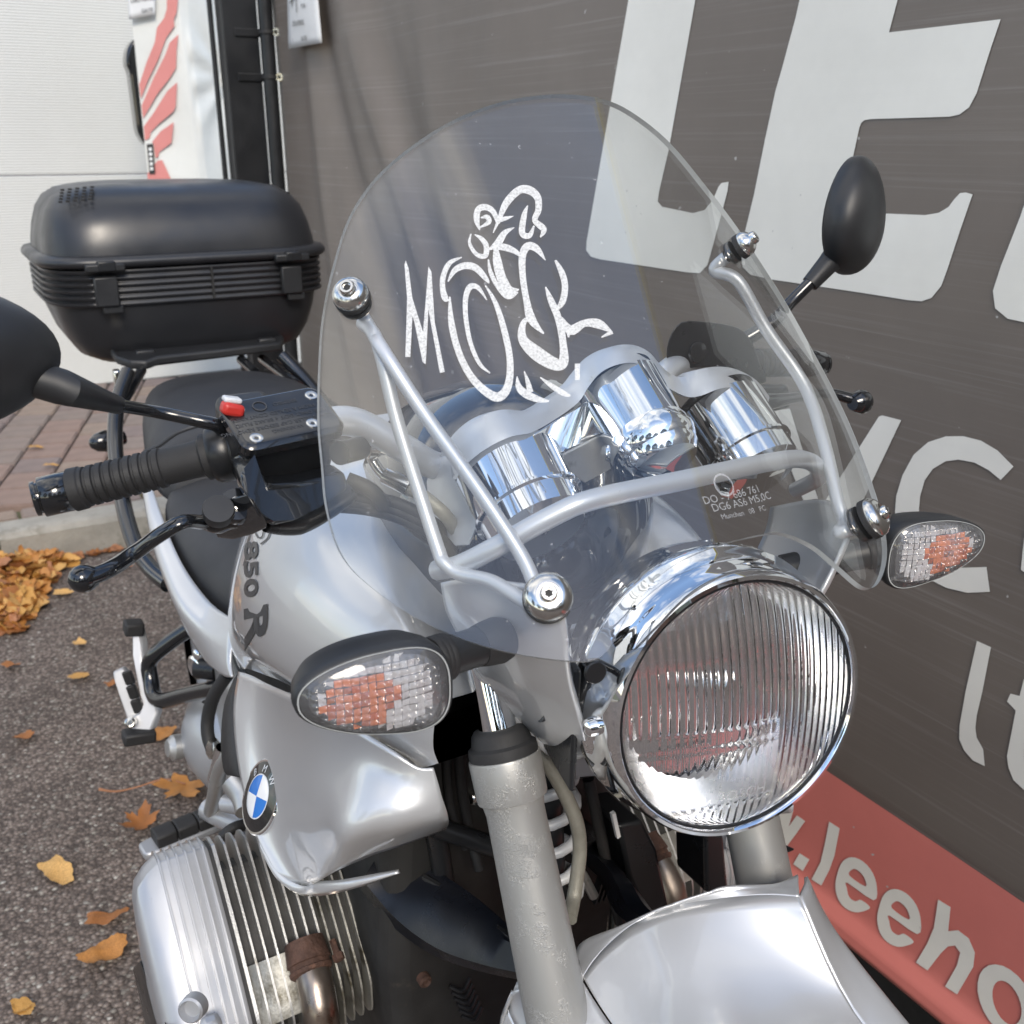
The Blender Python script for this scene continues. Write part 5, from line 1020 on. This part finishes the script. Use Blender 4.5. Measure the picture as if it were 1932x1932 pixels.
lt = [(488, 1580, .374), (514, 1634, .338), (545, 1660, .314), (575, 1672, .290), (594, 1663, .270), (640, 1660, .240), (690, 1652, .222), (753, 1641, .205)]; lb = [(500, 1612, .362), (532, 1664, .326), (560, 1684, .303), (585, 1689, .290), (610, 1688, .262), (650, 1680, .235), (700, 1665, .218), (755, 1645, .204)]
a_, b_ = spline([P(q[:2], Y=q[2]) for q in lt], 5), spline([P(q[:2], Y=q[2]) for q in lb], 5)
lp = MB().loft([a_, [(p + q) / 2 + V((-.002, -.002, 0)) for p, q in zip(a_, b_)], b_], caps=False, closed=False); lp.build('wing_lip', m_paint, wing, angle=180, recalc=False, solid=.0018, off=0); lp.mirror().build('wing_lip', m_paint, wm, angle=180, recalc=False, solid=.0025, off=0)
MB().loft([[V((s * x, .30 + dy, z)) for x, z in ((.08, .70), (.195, .68), (.205, .74), (.15, .80), (.08, .80))] for dy, s in ((0, -1), (.16, -1))]).build('air_duct', m_dark, wing, smooth=False)
MB().loft([[V((x, .30 + dy, z)) for x, z in ((.08, .70), (.195, .68), (.205, .74), (.15, .80), (.08, .80))] for dy in (0, .16)]).build('air_duct', m_dark, wm, smooth=False)
eb = [P(q, Y=y) for q, y in (((444, 1282), .60), ((426, 1330), .58), ((420, 1400), .55), ((426, 1455), .52), ((440, 1462), .50))]; eb2 = [P(q, Y=y) for q, y in (((452, 1272), .58), ((446, 1330), .535), ((447, 1400), .492), ((455, 1440), .465), ((458, 1466), .45))]
MB().loft([spline(eb, 4), spline(eb2, 4)], caps=False, closed=False).build('wing_gaiter', m_rubber, wing, angle=180, recalc=False, solid=.004, off=0)
# round badge: chrome ring, black band with letters, quartered centre
bc = K(7, 826, 752); n_b = None
c0 = hit(bw_, bc, 0); cA = hit(bw_, (bc[0] + 12, bc[1]), 0); cB = hit(bw_, (bc[0], bc[1] - 20), 0); bn_ = (cA - c0).cross(cB - c0).normalized(); bn_ = bn_ if bn_.dot(CAM - c0) > 0 else -bn_
toc = (CAM - c0).normalized()
for _ in range(40):
    if bn_.dot(toc) < .40: bn_ = (bn_ + toc * .02).normalized()
c0 = c0 + bn_ * .004
# the badge's own up runs along the panel towards the tank
bu = (V((0, .25, .97)) - bn_ * V((0, .25, .97)).dot(bn_)).normalized(); bx_ = bu.cross(bn_); bx_ = bx_ if bx_.y < 0 else -bx_
RB = .0345
def bpt(x, y, h): return c0 + bx_ * x * RB + bu * y * RB + bn_ * (h + .0015 - .004 * (x * x + y * y))
def circ(r, n=48, a0=0, a1=360): return [(r * math.cos(R(a0 + (a1 - a0) * i / n)), r * math.sin(R(a0 + (a1 - a0) * i / n))) for i in range(n if a1 - a0 == 360 else n + 1)]
bg = MB().loft([[bpt(x, y, h) for x, y in circ(r)] for r, h in ((1.04, -.006), (1.04, .0015), (1.0, .0026), (.95, .0022), (.95, .001))]).build('badge', m_chrome, bike)
m_bblack = M('enamel_black', (.012, .012, .013), .12, 0, .1, 10, coat=.5); m_bblue = M('enamel_blue', (.012, .17, .58), .15, 0, .05, 10, coat=.5); m_bwht = M('enamel_white', (.82, .83, .84), .15, 0, .03, 10, coat=.5)
decal([circ(.955), circ(.60)], lambda x, y: bpt(x, y, .0022), 'badge_band', m_bblack, bg, step=.2)
for k in range(4):
    decal([[(0, 0)] + circ(.575, 12, 90 * k, 90 * k + 90)], lambda x, y: bpt(x, y, .0022), 'badge_quarter', (m_bwht, m_bblue, m_bwht, m_bblue)[k], bg, step=.2)
decal([circ(.61), circ(.575)], lambda x, y: bpt(x, y, .0024), 'badge_ring', m_etch2, bg)
for ch_, a in (('B', 133), ('M', 92), ('W', 47)):
    ca, sa = math.cos(R(a)), math.sin(R(a)); vs_, fs_ = text_loops(ch_, .30); mx0 = max(v[0] for v in vs_) / 2; m = MB()
    m.v = [bpt(ca * (.66 + y) + sa * (x - mx0), sa * (.66 + y) - ca * (x - mx0), .0026) for x, y in vs_]; m.f = fs_; m.build('badge_letter', m_etch2, bg, angle=180, recalc=False)

# ---- seat and tail
def sec(y, hw, zt, zb, k=.62, n=22, zf=None):
    out = []
    for i in range(n + 1):
        t = math.pi * i / n; c, s = math.cos(t), math.sin(t); out.append(V((hw * math.copysign(abs(c) ** k, c), y, zb + (zt - zb) * s ** .62)))
    return out
def body(rows, name, mat, parent=bike, ang=60):
    m = MB(); S_ = [sec(*r) for r in rows]; C_ = [spline(list(c), 4) for c in zip(*S_)]; rg = list(zip(*C_)); m.loft(rg, caps=False, closed=False); n = len(rg[0]); m.f.append(tuple(range(n))[::-1]); m.f.append(tuple(len(m.v) - n + j for j in range(n))); return m.build(name, mat, parent, angle=ang)
st_ = body([(.715, .118, .80, .705), (.74, .145, .812, .702), (.80, .160, .815, .706), (.88, .172, .818, .735), (.96, .176, .822, .765), (1.02, .172, .832, .782), (1.055, .155, .840, .80)], 'rider_seat', m_seat)
body([(1.035, .150, .855, .800), (1.06, .164, .892, .806), (1.12, .168, .915, .815), (1.22, .156, .925, .822), (1.32, .138, .922, .828), (1.42, .112, .905, .835), (1.46, .08, .88, .845)], 'pillion_seat', m_seat)
MB().tube(spline([P(K(4, 815, 812), Y=1.06), P(K(4, 900, 775), Y=1.045), P(K(4, 1000, 705), Y=1.03), P(K(4, 1130, 660), Y=1.02)], 5), .003, 8).build('seat_piping', m_seat, st_)
tail = [[((446, 1172), .70), ((440, 1210), .69), ((436, 1250), .68), ((440, 1278), .665)], [((400, 1140), .79), ((388, 1185), .76), ((398, 1230), .735), ((420, 1272), .70)], [((360, 1090), .86), ((340, 1140), .83), ((362, 1200), .81), ((385, 1240), .775)], [((332, 1040), .92), ((312, 1080), .90), ((330, 1140), .88), ((352, 1185), .86)],
        [((310, 985), .99), ((290, 1010), .98), ((300, 1060), .96), ((325, 1110), .95)], [((290, 925), 1.08), ((274, 935), 1.08), ((282, 985), 1.06), ((300, 1030), 1.05)], [((278, 880), 1.17), ((266, 885), 1.18), ((272, 920), 1.17), ((285, 960), 1.16)]]
tm = MB(); t1 = [spline([P(p, Y=y) for p, y in r], 4) for r in tail]; t2 = list(zip(*[spline([r[j] for r in t1], 4) for j in range(len(t1[0]))])); tm.loft(t2, caps=False, closed=False)
tm.build('tail_panel', m_paint, bike, angle=180, recalc=False, solid=.004, off=0); tm.mirror().build('tail_panel', m_paint, bike, angle=180, recalc=False, solid=.004, off=0)
# dark frame filling behind the panels
MB().loft([[V((x * w, y, z)) for x, z in ((-.13, .52), (.13, .52), (.13, .74), (-.13, .74))] for y, w in ((.55, 1), (.8, 1), (1.1, .9), (1.35, .8))]).build('frame_tray', m_dark, bike, smooth=False)

m_case = M('grained_case_plastic', (.016, .017, .020), .36, 0, .15, 7, bmp=.18, bscale=1400, bdist=.0003, spec=.6)
# ---- luggage: rack and top case
def plan(hx, y0, y1, z, k=.42, n=56):
    yc, hy = (y0 + y1) / 2, (y1 - y0) / 2; return [V((.030 + hx * math.copysign(abs(math.cos(t)) ** k, math.cos(t)), yc + hy * math.copysign(abs(math.sin(t)) ** k, math.sin(t)), z)) for t in [2 * math.pi * i / n for i in range(n)]]
Y1 = 1.93
tcs = MB().loft([plan(.12, 1.60, 1.85, .906), plan(.185, 1.555, 1.885, .911), plan(.212, 1.535, 1.905, .925), plan(.230, 1.522, 1.915, .955), plan(.243, 1.513, 1.922, .995), plan(.249, 1.510, 1.926, 1.022)]).build('top_case', m_case, bike, angle=50)
bn2 = []
for i in range(6):
    z = 1.022 + i * .0115; bn2 += [plan(.2545, 1.5065, 1.928, z), plan(.2615, 1.5020, 1.932, z + .003), plan(.2615, 1.5020, 1.932, z + .0075), plan(.2545, 1.5065, 1.928, z + .0095)]
MB().loft(bn2, caps=False).build('ribbed_band', m_case, tcs, angle=70)
MB().loft([plan(.2545, 1.5065, 1.928, 1.090), plan(.268, 1.498, 1.936, 1.0915), plan(.2725, 1.4945, 1.939, 1.097), plan(.2725, 1.4945, 1.939, 1.103), plan(.268, 1.499, 1.936, 1.109), plan(.254, 1.511, 1.926, 1.112)], caps=False).build('rim_bead', m_case, tcs, angle=80)
MB().loft([plan(.254, 1.511, 1.926, 1.109), plan(.252, 1.513, 1.925, 1.125), plan(.246, 1.521, 1.920, 1.155), plan(.236, 1.536, 1.912, 1.185), plan(.221, 1.560, 1.900, 1.206), plan(.198, 1.590, 1.88, 1.2195), plan(.160, 1.625, 1.85, 1.2265), plan(.10, 1.67, 1.82, 1.2295)]).build('lid', m_case, tcs, angle=60)
for cx_ in (-.140, .197):
    lt_ = MB().box((cx_, 1.497, 1.052), (.040, .014, .052)).build('latch', m_blackpl, tcs, bevel=.003)
    MB().box((cx_ + .002, 1.491, 1.094), (.066, .016, .014)).build('latch_hinge', m_blackpl, lt_, bevel=.003)
    MB().box((cx_ + .004, 1.4905, 1.0965), (.030, .0175, .017)).build('latch_tab', m_satinblack, lt_, bevel=.002)
    MB().box((cx_ + .008, 1.503, 1.020), (.034, .014, .014)).build('latch_foot', m_blackpl, lt_, bevel=.002)
MB().box((.048, 1.5015, 1.056), (.004, .0035, .058)).build('band_joint', m_dark, tcs, smooth=False)
vd = MB()
for i in range(5):
    for j in range(5):
        p = P(K(1, 340 + i * 42 + j * 3, 1140 - j * 17 - i * 4), Y=1.55 + j * .012); vd.box(p, (.006, .006, .0035))
for i in range(4):
    for j in range(3):
        p = P(K(1, 1560 + i * 22, 1075 + j * 12 + i * 5), Y=1.60 + j * .004); vd.box(p, (.004, .005, .003))
tag(vd.build('vent_dimples', m_dark, tcs, smooth=False), kind='stuff')
rkp = [P(K(4, *p), Y=y) for p, y in (((615, 262), 1.56), ((660, 320), 1.50), ((740, 348), 1.47), ((830, 352), 1.46), ((900, 325), 1.47), ((1240, 285), 1.47), ((1590, 243), 1.48), ((1605, 200), 1.52))]
rk = MB().loft([rkp + [V((.19, 1.80, rkp[0].z)), V((-.13, 1.80, rkp[0].z))], [p + V((0, 0, .016)) for p in rkp] + [V((.19, 1.80, rkp[0].z + .016)), V((-.13, 1.80, rkp[0].z + .016))]]).build('luggage_rack', m_blackpl, bike, bevel=.004)
for p in ((820, 268), (1505, 200)): MB().box(P(K(4, *p), Y=1.51), (.034, .02, .022)).build('rack_hook', m_blackpl, rk, bevel=.003)
for a, b in (((K(4, 800, 350), 1.47), (K(4, 690, 540), 1.36)), ((K(4, 1360, 290), 1.49), (K(4, 1440, 360), 1.42)), ((K(4, 1480, 285), 1.52), (K(4, 1690, 440), 1.30))):
    MB().tube([P(a[0], Y=a[1]), P(b[0], Y=b[1])], .009, 10).build('rack_strut', m_gloss, rk)
MB().box(P(K(4, 665, 420), Y=1.42), (.012, .02, .045)).build('rack_bolt', m_steel, rk, bevel=.003)
for s in (1, -1):
    pr = [P(q, Y=y) for q, y in (((242, 700), 1.40), ((222, 760), 1.36), ((217, 830), 1.30), ((224, 900), 1.22), ((238, 975), 1.13), ((258, 1035), 1.06), ((286, 1075), 1.00), ((318, 1102), .95))]
    if s < 0: pr = [V((-p.x, p.y, p.z)) for p in pr]
    MB().tube(spline(pr, 6), .0125, 14).build('pannier_rail', m_gloss, bike)
    p = P((192, 832), Y=1.46); p.x *= s; ri = MB().lathe(p + V((.02 * s, 0, 0)), V((-s, -.25, 0)), [(-.02, .012), (0, .018), (.015, .020), (.032, .016), (.042, .008), (.044, .001)], 20).build('rear_indicator', m_gloss, bike)

# ---- boxer engine: heads, barrels, fins; built right, copied to the left
PR = [(.635, .325), (.640, .41), (.634, .500), (.616, .526), (.590, .5355), (.572, .5310), (.505, .472), (.458, .420), (.440, .395), (.434, .368), (.448, .325), (.55, .312)]
PC = V((0, .535, .42))
prof = [V((0, p.x, p.y)) for p in spline([V((a, b, 0)) for a, b in PR], 4, True)]
def ring_at(x, k=1.0, d=0.0): 
    out = []
    for p in prof:
        v = p - PC; r = v.length; out.append(V((x, PC.y + v.y * (k + d / r), PC.z + v.z * (k + d / r))))
    return out
ENG = True
def pair(mb, name, mat, par=None, **kw):
    if ENG:      # the cylinders sit a little nearer than first measured
        mb.v = [CAM + (v - CAM) * .92 for v in mb.v]
    a = mb.build(name, mat, par[0] if par else bike, **kw); mr = mb.mirror()
    if ENG: mr.v = [v + V((.018, -.045, 0)) for v in mr.v]      # the left cylinder sits further forward
    b = mr.build(name, mat, par[1] if par else bike, **kw); return a, b
vc = pair(MB().loft([ring_at(-.2475, .985), ring_at(-.2495, 1.0), ring_at(-.2995, 1.0), ring_at(-.3045, .985), ring_at(-.316, .93), ring_at(-.328, .84), ring_at(-.3330, .72), ring_at(-.3345, .50), ring_at(-.335, .25)]), 'valve_cover', m_castclean, angle=40)
for i in range(6):
    x = -.2525 - i * .0098; pair(MB().loft([ring_at(x + .0014, 1.0, -.002), ring_at(x + .0010, 1.0, .0034), ring_at(x - .0010, 1.0, .0034), ring_at(x - .0014, 1.0, -.002)], caps=False), 'cover_rib', m_castclean, vc)
pair(MB().loft([ring_at(-.2420, .975), ring_at(-.2475, .975)]), 'cover_gasket', m_rubber, vc)
hd_ = pair(MB().loft([ring_at(-.150, .76), ring_at(-.243, .76)]), 'cylinder_head', m_dark, smooth=False)
sub_ = lambda x, k: ring_at(x, k)[26:34]
pair(MB().loft([sub_(-.243, .955), sub_(-.243, .97), sub_(-.152, .955), sub_(-.152, .93)], caps=False, closed=False), 'head_apron', m_dirty, hd_, angle=180)
for i in range(8):
    x = -.2410 + i * .0125; k = 1.0 if i < 1 else .985 - .004 * i; w = .0022 if i else .0035
    pair(MB().loft([ring_at(x + w, .74), ring_at(x + w * .55, k), ring_at(x - w * .55, k), ring_at(x - w, .74)], caps=False), 'cooling_fin', m_cast, hd_, angle=50)
br = pair(MB().loft([ring_at(-.02, .68), ring_at(-.150, .68)]), 'cylinder_barrel', m_dark, smooth=False)
for i in range(9):
    x = -.1440 + i * .0115; pair(MB().loft([ring_at(x + .002, .62), ring_at(x + .0011, .93 - .010 * i), ring_at(x - .0011, .93 - .010 * i), ring_at(x - .002, .62)], caps=False), 'cooling_fin', m_dirty, br, angle=50)
# lower ledge of the head, cover screw, guard plate
pair(MB().box((-.292, .432, .430), (.022, .02, .022)), 'screw_boss', m_castclean, vc, bevel=.006)
sp_ = K(7, 450, 1850); c = P(sp_, X=-.318); pair(MB().lathe(c, V((-.55, -.7, .3)), [(-.012, .013), (.0, .0125), (.002, .0105), (-.004, .008), (-.004, .001)], 28), 'cover_screw', m_castclean, vc)
gq = [P(K(12, *p), X=x) for p, x in (((985, 1465), -.337), ((935, 1520), -.341), ((1030, 1932), -.338), ((1200, 2300), -.334), ((1330, 2300), -.330), ((1070, 1680), -.333))]
pair(MB().loft([gq, [p + V((.004, .012, -.01)) for p in gq]]), 'cover_guard', m_satinblack, vc, bevel=.003)
# exhaust
fl = P(K(7, 1075, 1640), Z=.432); ex = [fl, fl + V((-.002, -.018, -.012)), fl + V((-.004, -.034, -.042)), fl + V((.0, -.030, -.12)), fl + V((.02, .02, -.20))]
xp = pair(MB().tube(spline(ex, 6), .0195, 22), 'exhaust_pipe', m_pipe)
pair(MB().lathe(fl + V((0, .012, .006)), V((-.05, -.75, -.55)), [(-.02, .022), (.0, .0245), (.004, .0250), (.005, .0225), (.010, .0225), (.011, .0245), (.015, .0240), (.018, .0205)], 24), 'exhaust_collar', m_rust, xp)
for dx in (.030,): pair(MB().lathe(fl + V((dx, .005, .012)), V((0, -.75, -.4)), [(-.01, .004), (.006, .004), (.0065, .0068), (.014, .0068), (.015, .004)], 6), 'exhaust_nut', m_rust, xp)
ENG = False
# engine front: dark cover with vents, screws
eg = MB().loft([[V((x * k, y, z)) for x, z in ((-.125, .28), (.155, .28), (.165, .50), (.135, .72), (.09, .86), (-.09, .86), (-.12, .72), (-.135, .50))] for y, k in ((.330, .86), (.345, 1.0), (.62, 1.0))]).build('engine_block', m_dark, bike, bevel=.008)
MB().loft([[V((x * k, y, z)) for x, z in ((-.17, .33), (.17, .33), (.17, .62), (-.17, .62))] for y, k in ((.66, 1), (1.06, .8))]).build('gearbox', m_cast, bike, bevel=.02)
for px_, py_ in ((800, 1848), (895, 1505), (1262, 1650)):
    MB().lathe(P((px_, py_), Y=.326), (0, -1, 0), [(-.01, .007), (.004, .007), (.006, .005), (.004, .003), (.004, .0005)], 14).build('cover_screw', m_rust if px_ == 800 else m_steel, eg)
for i in range(6):
    p = P((868 + i * 4.5, 1858 + i * 11), Y=.320); MB().tube(spline([p + V((-.012, 0, .004)), p + V((0, -.006, -.003)), p + V((.012, 0, .003))], 4), .0022, 8).build('vent_louvre', m_satinblack, eg)
for i in range(7):
    p = P((1130 + i * 9, 1668 - i * 3), Y=.30); MB().box(p, (.0025, .01, .045), Matrix.Rotation(R(18), 3, 'Y')).build('cooler_fin', m_satinblack, eg)
MB().box(P((1161, 1556), Y=.225), (.004, .004, .032), Matrix.Rotation(R(-14), 3, 'Y')).build('oil_tag', m_white, eg)
bp_ = [P(K(26, *p), Y=.20) for p in ((1392, 860), (1500, 880), (1530, 1200), (1400, 1215))]; MB().loft([bp_, [p + V((.0, .05, 0)) for p in bp_]]).build('shade_panel', m_satinblack, bike, bevel=.004)  # added black panel: a dark tube plus the fairing's shade over the left fins
bp_ = [P(K(26, *p), Y=.235) for p in ((900, 830), (1040, 800), (1120, 960), (1190, 1290), (1060, 1330), (960, 1120))]; MB().loft([bp_, [p + V((.0, .06, 0)) for p in bp_]]).build('frame_plate', m_satinblack, bike, bevel=.004)
for pts, r, mt, nm in (([((905, 1240), .30), ((880, 1330), .30), ((868, 1430), .31), ((880, 1540), .315), ((905, 1640), .30)], .0055, m_rubber, 'oil_hose'), ([((850, 1290), .31), ((842, 1400), .315), ((850, 1520), .318), ((880, 1600), .31)], .0045, m_rubber, 'control_cable'),
                       ([((1110, 1470), .27), ((1130, 1560), .26), ((1150, 1660), .25), ((1170, 1740), .24)], .0060, m_rubber, 'oil_hose'), ([((1020, 1440), .27), ((1060, 1455), .25), ((1110, 1450), .24)], .0080, m_satinblack, 'hose_bracket'), ([((1180, 1600), .25), ((1195, 1680), .245), ((1215, 1750), .24)], .0040, m_hose, 'brake_hose'), ([((1065, 1650), .22), ((1090, 1640), .22), ((1120, 1690), .22)], .0050, m_cast, 'hose_clip'),
                       ([((820, 1560), .31), ((880, 1580), .30), ((940, 1600), .29)], .0100, m_satinblack, 'frame_tube'), ([((790, 1480), .32), ((820, 1560), .325), ((840, 1680), .325)], .0110, m_satinblack, 'frame_tube')):
    MB().tube(spline([P(p, Y=y) for p, y in pts], 6), r, 12).build(nm, mt, bike)
# oil cooler pipe fittings beside the stanchion
MB().tube([P((870, 1300), Y=.21), P((880, 1345), Y=.205)], [.009, .012], 12).build('pipe_union', m_cast, bike)
for i in range(3): MB().lathe(P((868 + i * 3, 1285 + i * 16), Y=.215), (1, -.3, .2), [(-.006, .008), (0, .010), (.006, .008)], 10).build('union_nut', m_cast, bike)
m_armblack = M('arm_black', (.008, .009, .013), .30, 0, .2, 9, spec=.35)
# ---- black front suspension arm
oc = [((682, 1665), .365), ((745, 1738), .330), ((819, 1792), .270), ((903, 1823), .215), ((992, 1842), .165), ((1060, 1850), .13)]; ic = [((735, 1600), .385), ((819, 1650), .330), ((880, 1690), .280), ((935, 1735), .230), ((1000, 1795), .185), ((1060, 1830), .14)]
A_, B_ = spline([P(p, Y=y) for p, y in oc], 5), spline([P(p, Y=y) for p, y in ic], 5)
def arm(sg): 
    m = MB(); rg = []
    for a, b in zip(A_, B_):
        n = (b - a).cross(V((0, 1, 0))).normalized(); mdl = (a + b) / 2; rg.append([V((p.x * sg, p.y, p.z)) for p in (a, a + V((-.001, -.006, .008)), mdl + V((0, -.008, .018)), b + V((0, -.004, .008)), b, b + V((0, .015, -.014)), mdl + V((0, .02, -.02)), a + V((0, .012, -.014)))])
    return m.loft(rg)
ar = arm(1).build('suspension_arm', m_armblack, bike, angle=50); arm(-1).build('suspension_arm', m_armblack, bike, angle=50)
MB().tube(spline([P(p, Y=y - .006) for p, y in (((800, 1655), .335), ((860, 1690), .295), ((920, 1735), .240), ((985, 1785), .19))], 5), .0042, 8).build('arm_ridge', m_gloss, ar)
MB().tube([V((-.10, .07, .66)), V((.11, .07, .66))], .02, 16).build('fork_brace', m_gloss, bike)

# ---- foot pegs and hangers (right side, copied to the left)
def peg(a, b, r): 
    d = (b - a).normalized(); u = d.cross(V((0, 0, 1))).normalized(); w = u.cross(d); L = (b - a).length
    arm_ = MB().loft([[a + d * L * t + u * x * k - w * (.006 - y) for x, y in ((-.018, -.012), (.018, -.012), (.018, .0), (-.018, .0))] for t, k in ((-.08, .8), (.3, 1), (.9, 1.05), (1.06, .9), (1.10, .6))])
    o = pair(arm_, 'foot_peg', m_castclean, bevel=.004)
    for i in range(3):
        t0, t1 = .02 + i * .30, .02 + i * .30 + .285; pair(MB().loft([[a + d * L * t + u * x + w * y for x, y in ((-.016, -.006), (.016, -.006), (.015, .010), (.008, .014), (-.008, .014), (-.015, .010))] for t in (t0, t1)]), 'peg_rubber', m_rubber, o, bevel=.002)
    return o
peg(P((408, 1538), Z=.40), P((278, 1590), Z=.40), 0)
# brake pedal cluster and throttle linkage behind the wing
for pts, r, mt, nm in (([((470, 1395), .62), ((440, 1420), .66), ((415, 1455), .70), ((405, 1500), .74), ((398, 1530), .78)], .010, m_cast, 'linkage_arm'), ([((392, 1525), .80), ((430, 1545), .76), ((470, 1560), .72)], .016, m_castclean, 'peg_pivot'), ([((440, 1470), .66), ((462, 1500), .64), ((470, 1530), .62)], .017, m_cast, 'throttle_body'), ([((420, 1410), .70), ((412, 1440), .71), ((404, 1470), .72)], .0085, m_chrome, 'linkage_rod'),
                      ([((425, 1515), .70), ((450, 1520), .68), ((485, 1530), .64)], .012, m_castclean, 'throttle_body'), ([((445, 1490), .67), ((468, 1470), .65)], .011, m_chrome, 'injector_rail')):
    pair(MB().tube(spline([P(p, Y=y) for p, y in pts], 5), r, 12), nm, mt)
pair(MB().lathe(P((402, 1412), Y=.735), V((0, -.3, 1)), [(-.014, .007), (-.006, .0095), (.006, .0095), (.012, .007), (.016, .005)], 16), 'linkage_cap', m_steel)
pair(MB().tube(spline([P(p, Y=y) for p, y in (((430, 1272), .72), ((405, 1310), .74), ((393, 1350), .75), ((392, 1385), .745), ((400, 1412), .735))], 6), .0085, 12), 'breather_hose', m_rubber)
pair(MB().tube(spline([P(p, Y=y) for p, y in (((418, 1580), .66), ((440, 1563), .66), ((468, 1555), .66), ((500, 1552), .62))], 6), .0075, 12), 'intake_hose', m_rubber)
gb = P((372, 1395), Y=1.0); pair(MB().lathe(gb + V((.075, 0, -.01)), V((-1, -.12, .06)), [(0, .098), (.02, .098), (.045, .090), (.072, .070), (.090, .040), (.098, .012), (.099, .001)], 40), 'gearbox_cover', m_castclean)
pair(MB().lathe(P((330, 1410), Y=1.02), V((-1, -.1, .2)), [(-.01, .020), (.004, .020), (.008, .016), (.012, .013), (.0125, .001)], 24), 'oil_plug', m_cast)
pair(MB().tube(spline([P(p, Y=y) for p, y in (((352, 1352), 1.03), ((378, 1330), 1.0), ((420, 1310), .95), ((452, 1300), .90))], 6), .004, 8), 'wiring', m_rubber)
pair(MB().tube([P((372, 1258), Y=.95), P((410, 1262), Y=.93)], .017, 18), 'helmet_lock', m_satinblack); pair(MB().lathe(P((371, 1258), Y=.95), V((-1, -.3, 0)), [(0, .0185), (.004, .0185), (.006, .015), (.0045, .010), (.0045, .001)], 24), 'lock_face', m_chrome)
for p, y, s_ in (((392, 1230), .84, .010), ((372, 1235), .90, .008)): pair(MB().lathe(P(p, Y=y), V((-1, -.4, .1)), [(-.008, s_), (.002, s_), (.004, s_ * .7), (.0045, .001)], 16), 'panel_screw', m_chrome)
# pillion peg hanger: black tube loop and silver casting
pair(MB().tube(spline([P(p, Y=y) for p, y in (((368, 1180), 1.05), ((330, 1205), 1.07), ((292, 1235), 1.09), ((281, 1255), 1.10), ((285, 1285), 1.09), ((290, 1310), 1.07), ((305, 1322), 1.04), ((345, 1312), .99), ((400, 1300), .92), ((450, 1292), .86))], 6), .0125, 14), 'hanger_tube', m_gloss)
hg = [P(p, Y=y) for p, y in (((248, 1188), 1.16), ((262, 1188), 1.16), ((268, 1215), 1.15), ((268, 1245), 1.14), ((280, 1285), 1.12), ((284, 1305), 1.11), ((294, 1325), 1.10), ((296, 1345), 1.09), ((284, 1380), 1.08), ((245, 1390), 1.09), ((236, 1360), 1.10), ((262, 1345), 1.10), ((268, 1330), 1.11), ((256, 1280), 1.13), ((250, 1235), 1.15))]
ho = pair(MB().loft([hg, [p + V((.012, .006, 0)) for p in hg]]), 'peg_hanger', m_castclean, bevel=.003)
pair(MB().box(P((252, 1184), Y=1.165), (.030, .03, .022), Matrix.Rotation(R(10), 3, 'Y')), 'hanger_rubber', m_rubber, ho, bevel=.004)
pp = [P(p, Y=y) for p, y in (((212, 1268), 1.14), ((232, 1258), 1.14), ((244, 1272), 1.135), ((270, 1350), 1.10), ((240, 1360), 1.11), ((216, 1285), 1.13))]
pg = pair(MB().loft([pp, [p + V((.006, .014, -.006)) for p in pp]]), 'pillion_peg', m_castclean, bevel=.003)
for i in range(3):
    q = [P((228 + i * 8 + dx, 1270 + i * 27 + dy), Y=1.118 - i * .008) for dx, dy in ((0, 0), (18, -4), (27, 20), (9, 24))]; pair(MB().loft([q, [p + V((.004, .012, -.004)) for p in q]]), 'peg_rubber', m_rubber, pg, bevel=.0025)
pair(MB().lathe(P((246, 1364), Y=1.085), V((-.3, -.8, .4)), [(-.004, .009), (.002, .009), (.004, .006), (.002, .004), (.002, .0005)], 18), 'hanger_bolt', m_steel, ho)
pair(MB().box(P((262, 1388), Y=1.085), (.05, .03, .02), Matrix.Rotation(R(8), 3, 'Y')), 'hanger_foot', m_rubber, ho, bevel=.004)
# rear wheel
rw = V((0, 1.33, .305)); rt = MB().lathe(rw - V((.075, 0, 0)), (1, 0, 0), [(0, .22), (.006, .26), (.03, .293), (.075, .305), (.12, .293), (.144, .26), (.15, .22)], 64, False).build('rear_tyre', m_rubber, bike); MB().lathe(rw - V((.06, 0, 0)), (1, 0, 0), [(0, .228), (.02, .2), (.06, .05), (.1, .2), (.12, .228)], 48, False).build('rear_rim', m_satin, rt)
MB().loft([[V((x, y, z)) for x, z in ((-.06, .27), (.06, .27), (.06, .36), (-.06, .36))] for y in (1.0, 1.33)]).build('swingarm', m_cast, bike, bevel=.02)
for s in (-1, 1): MB().tube([V((.12 * s, .80, .34)), V((.16 * s, .78, .02))], .013, 12).build('centre_stand', m_satinblack, bike)
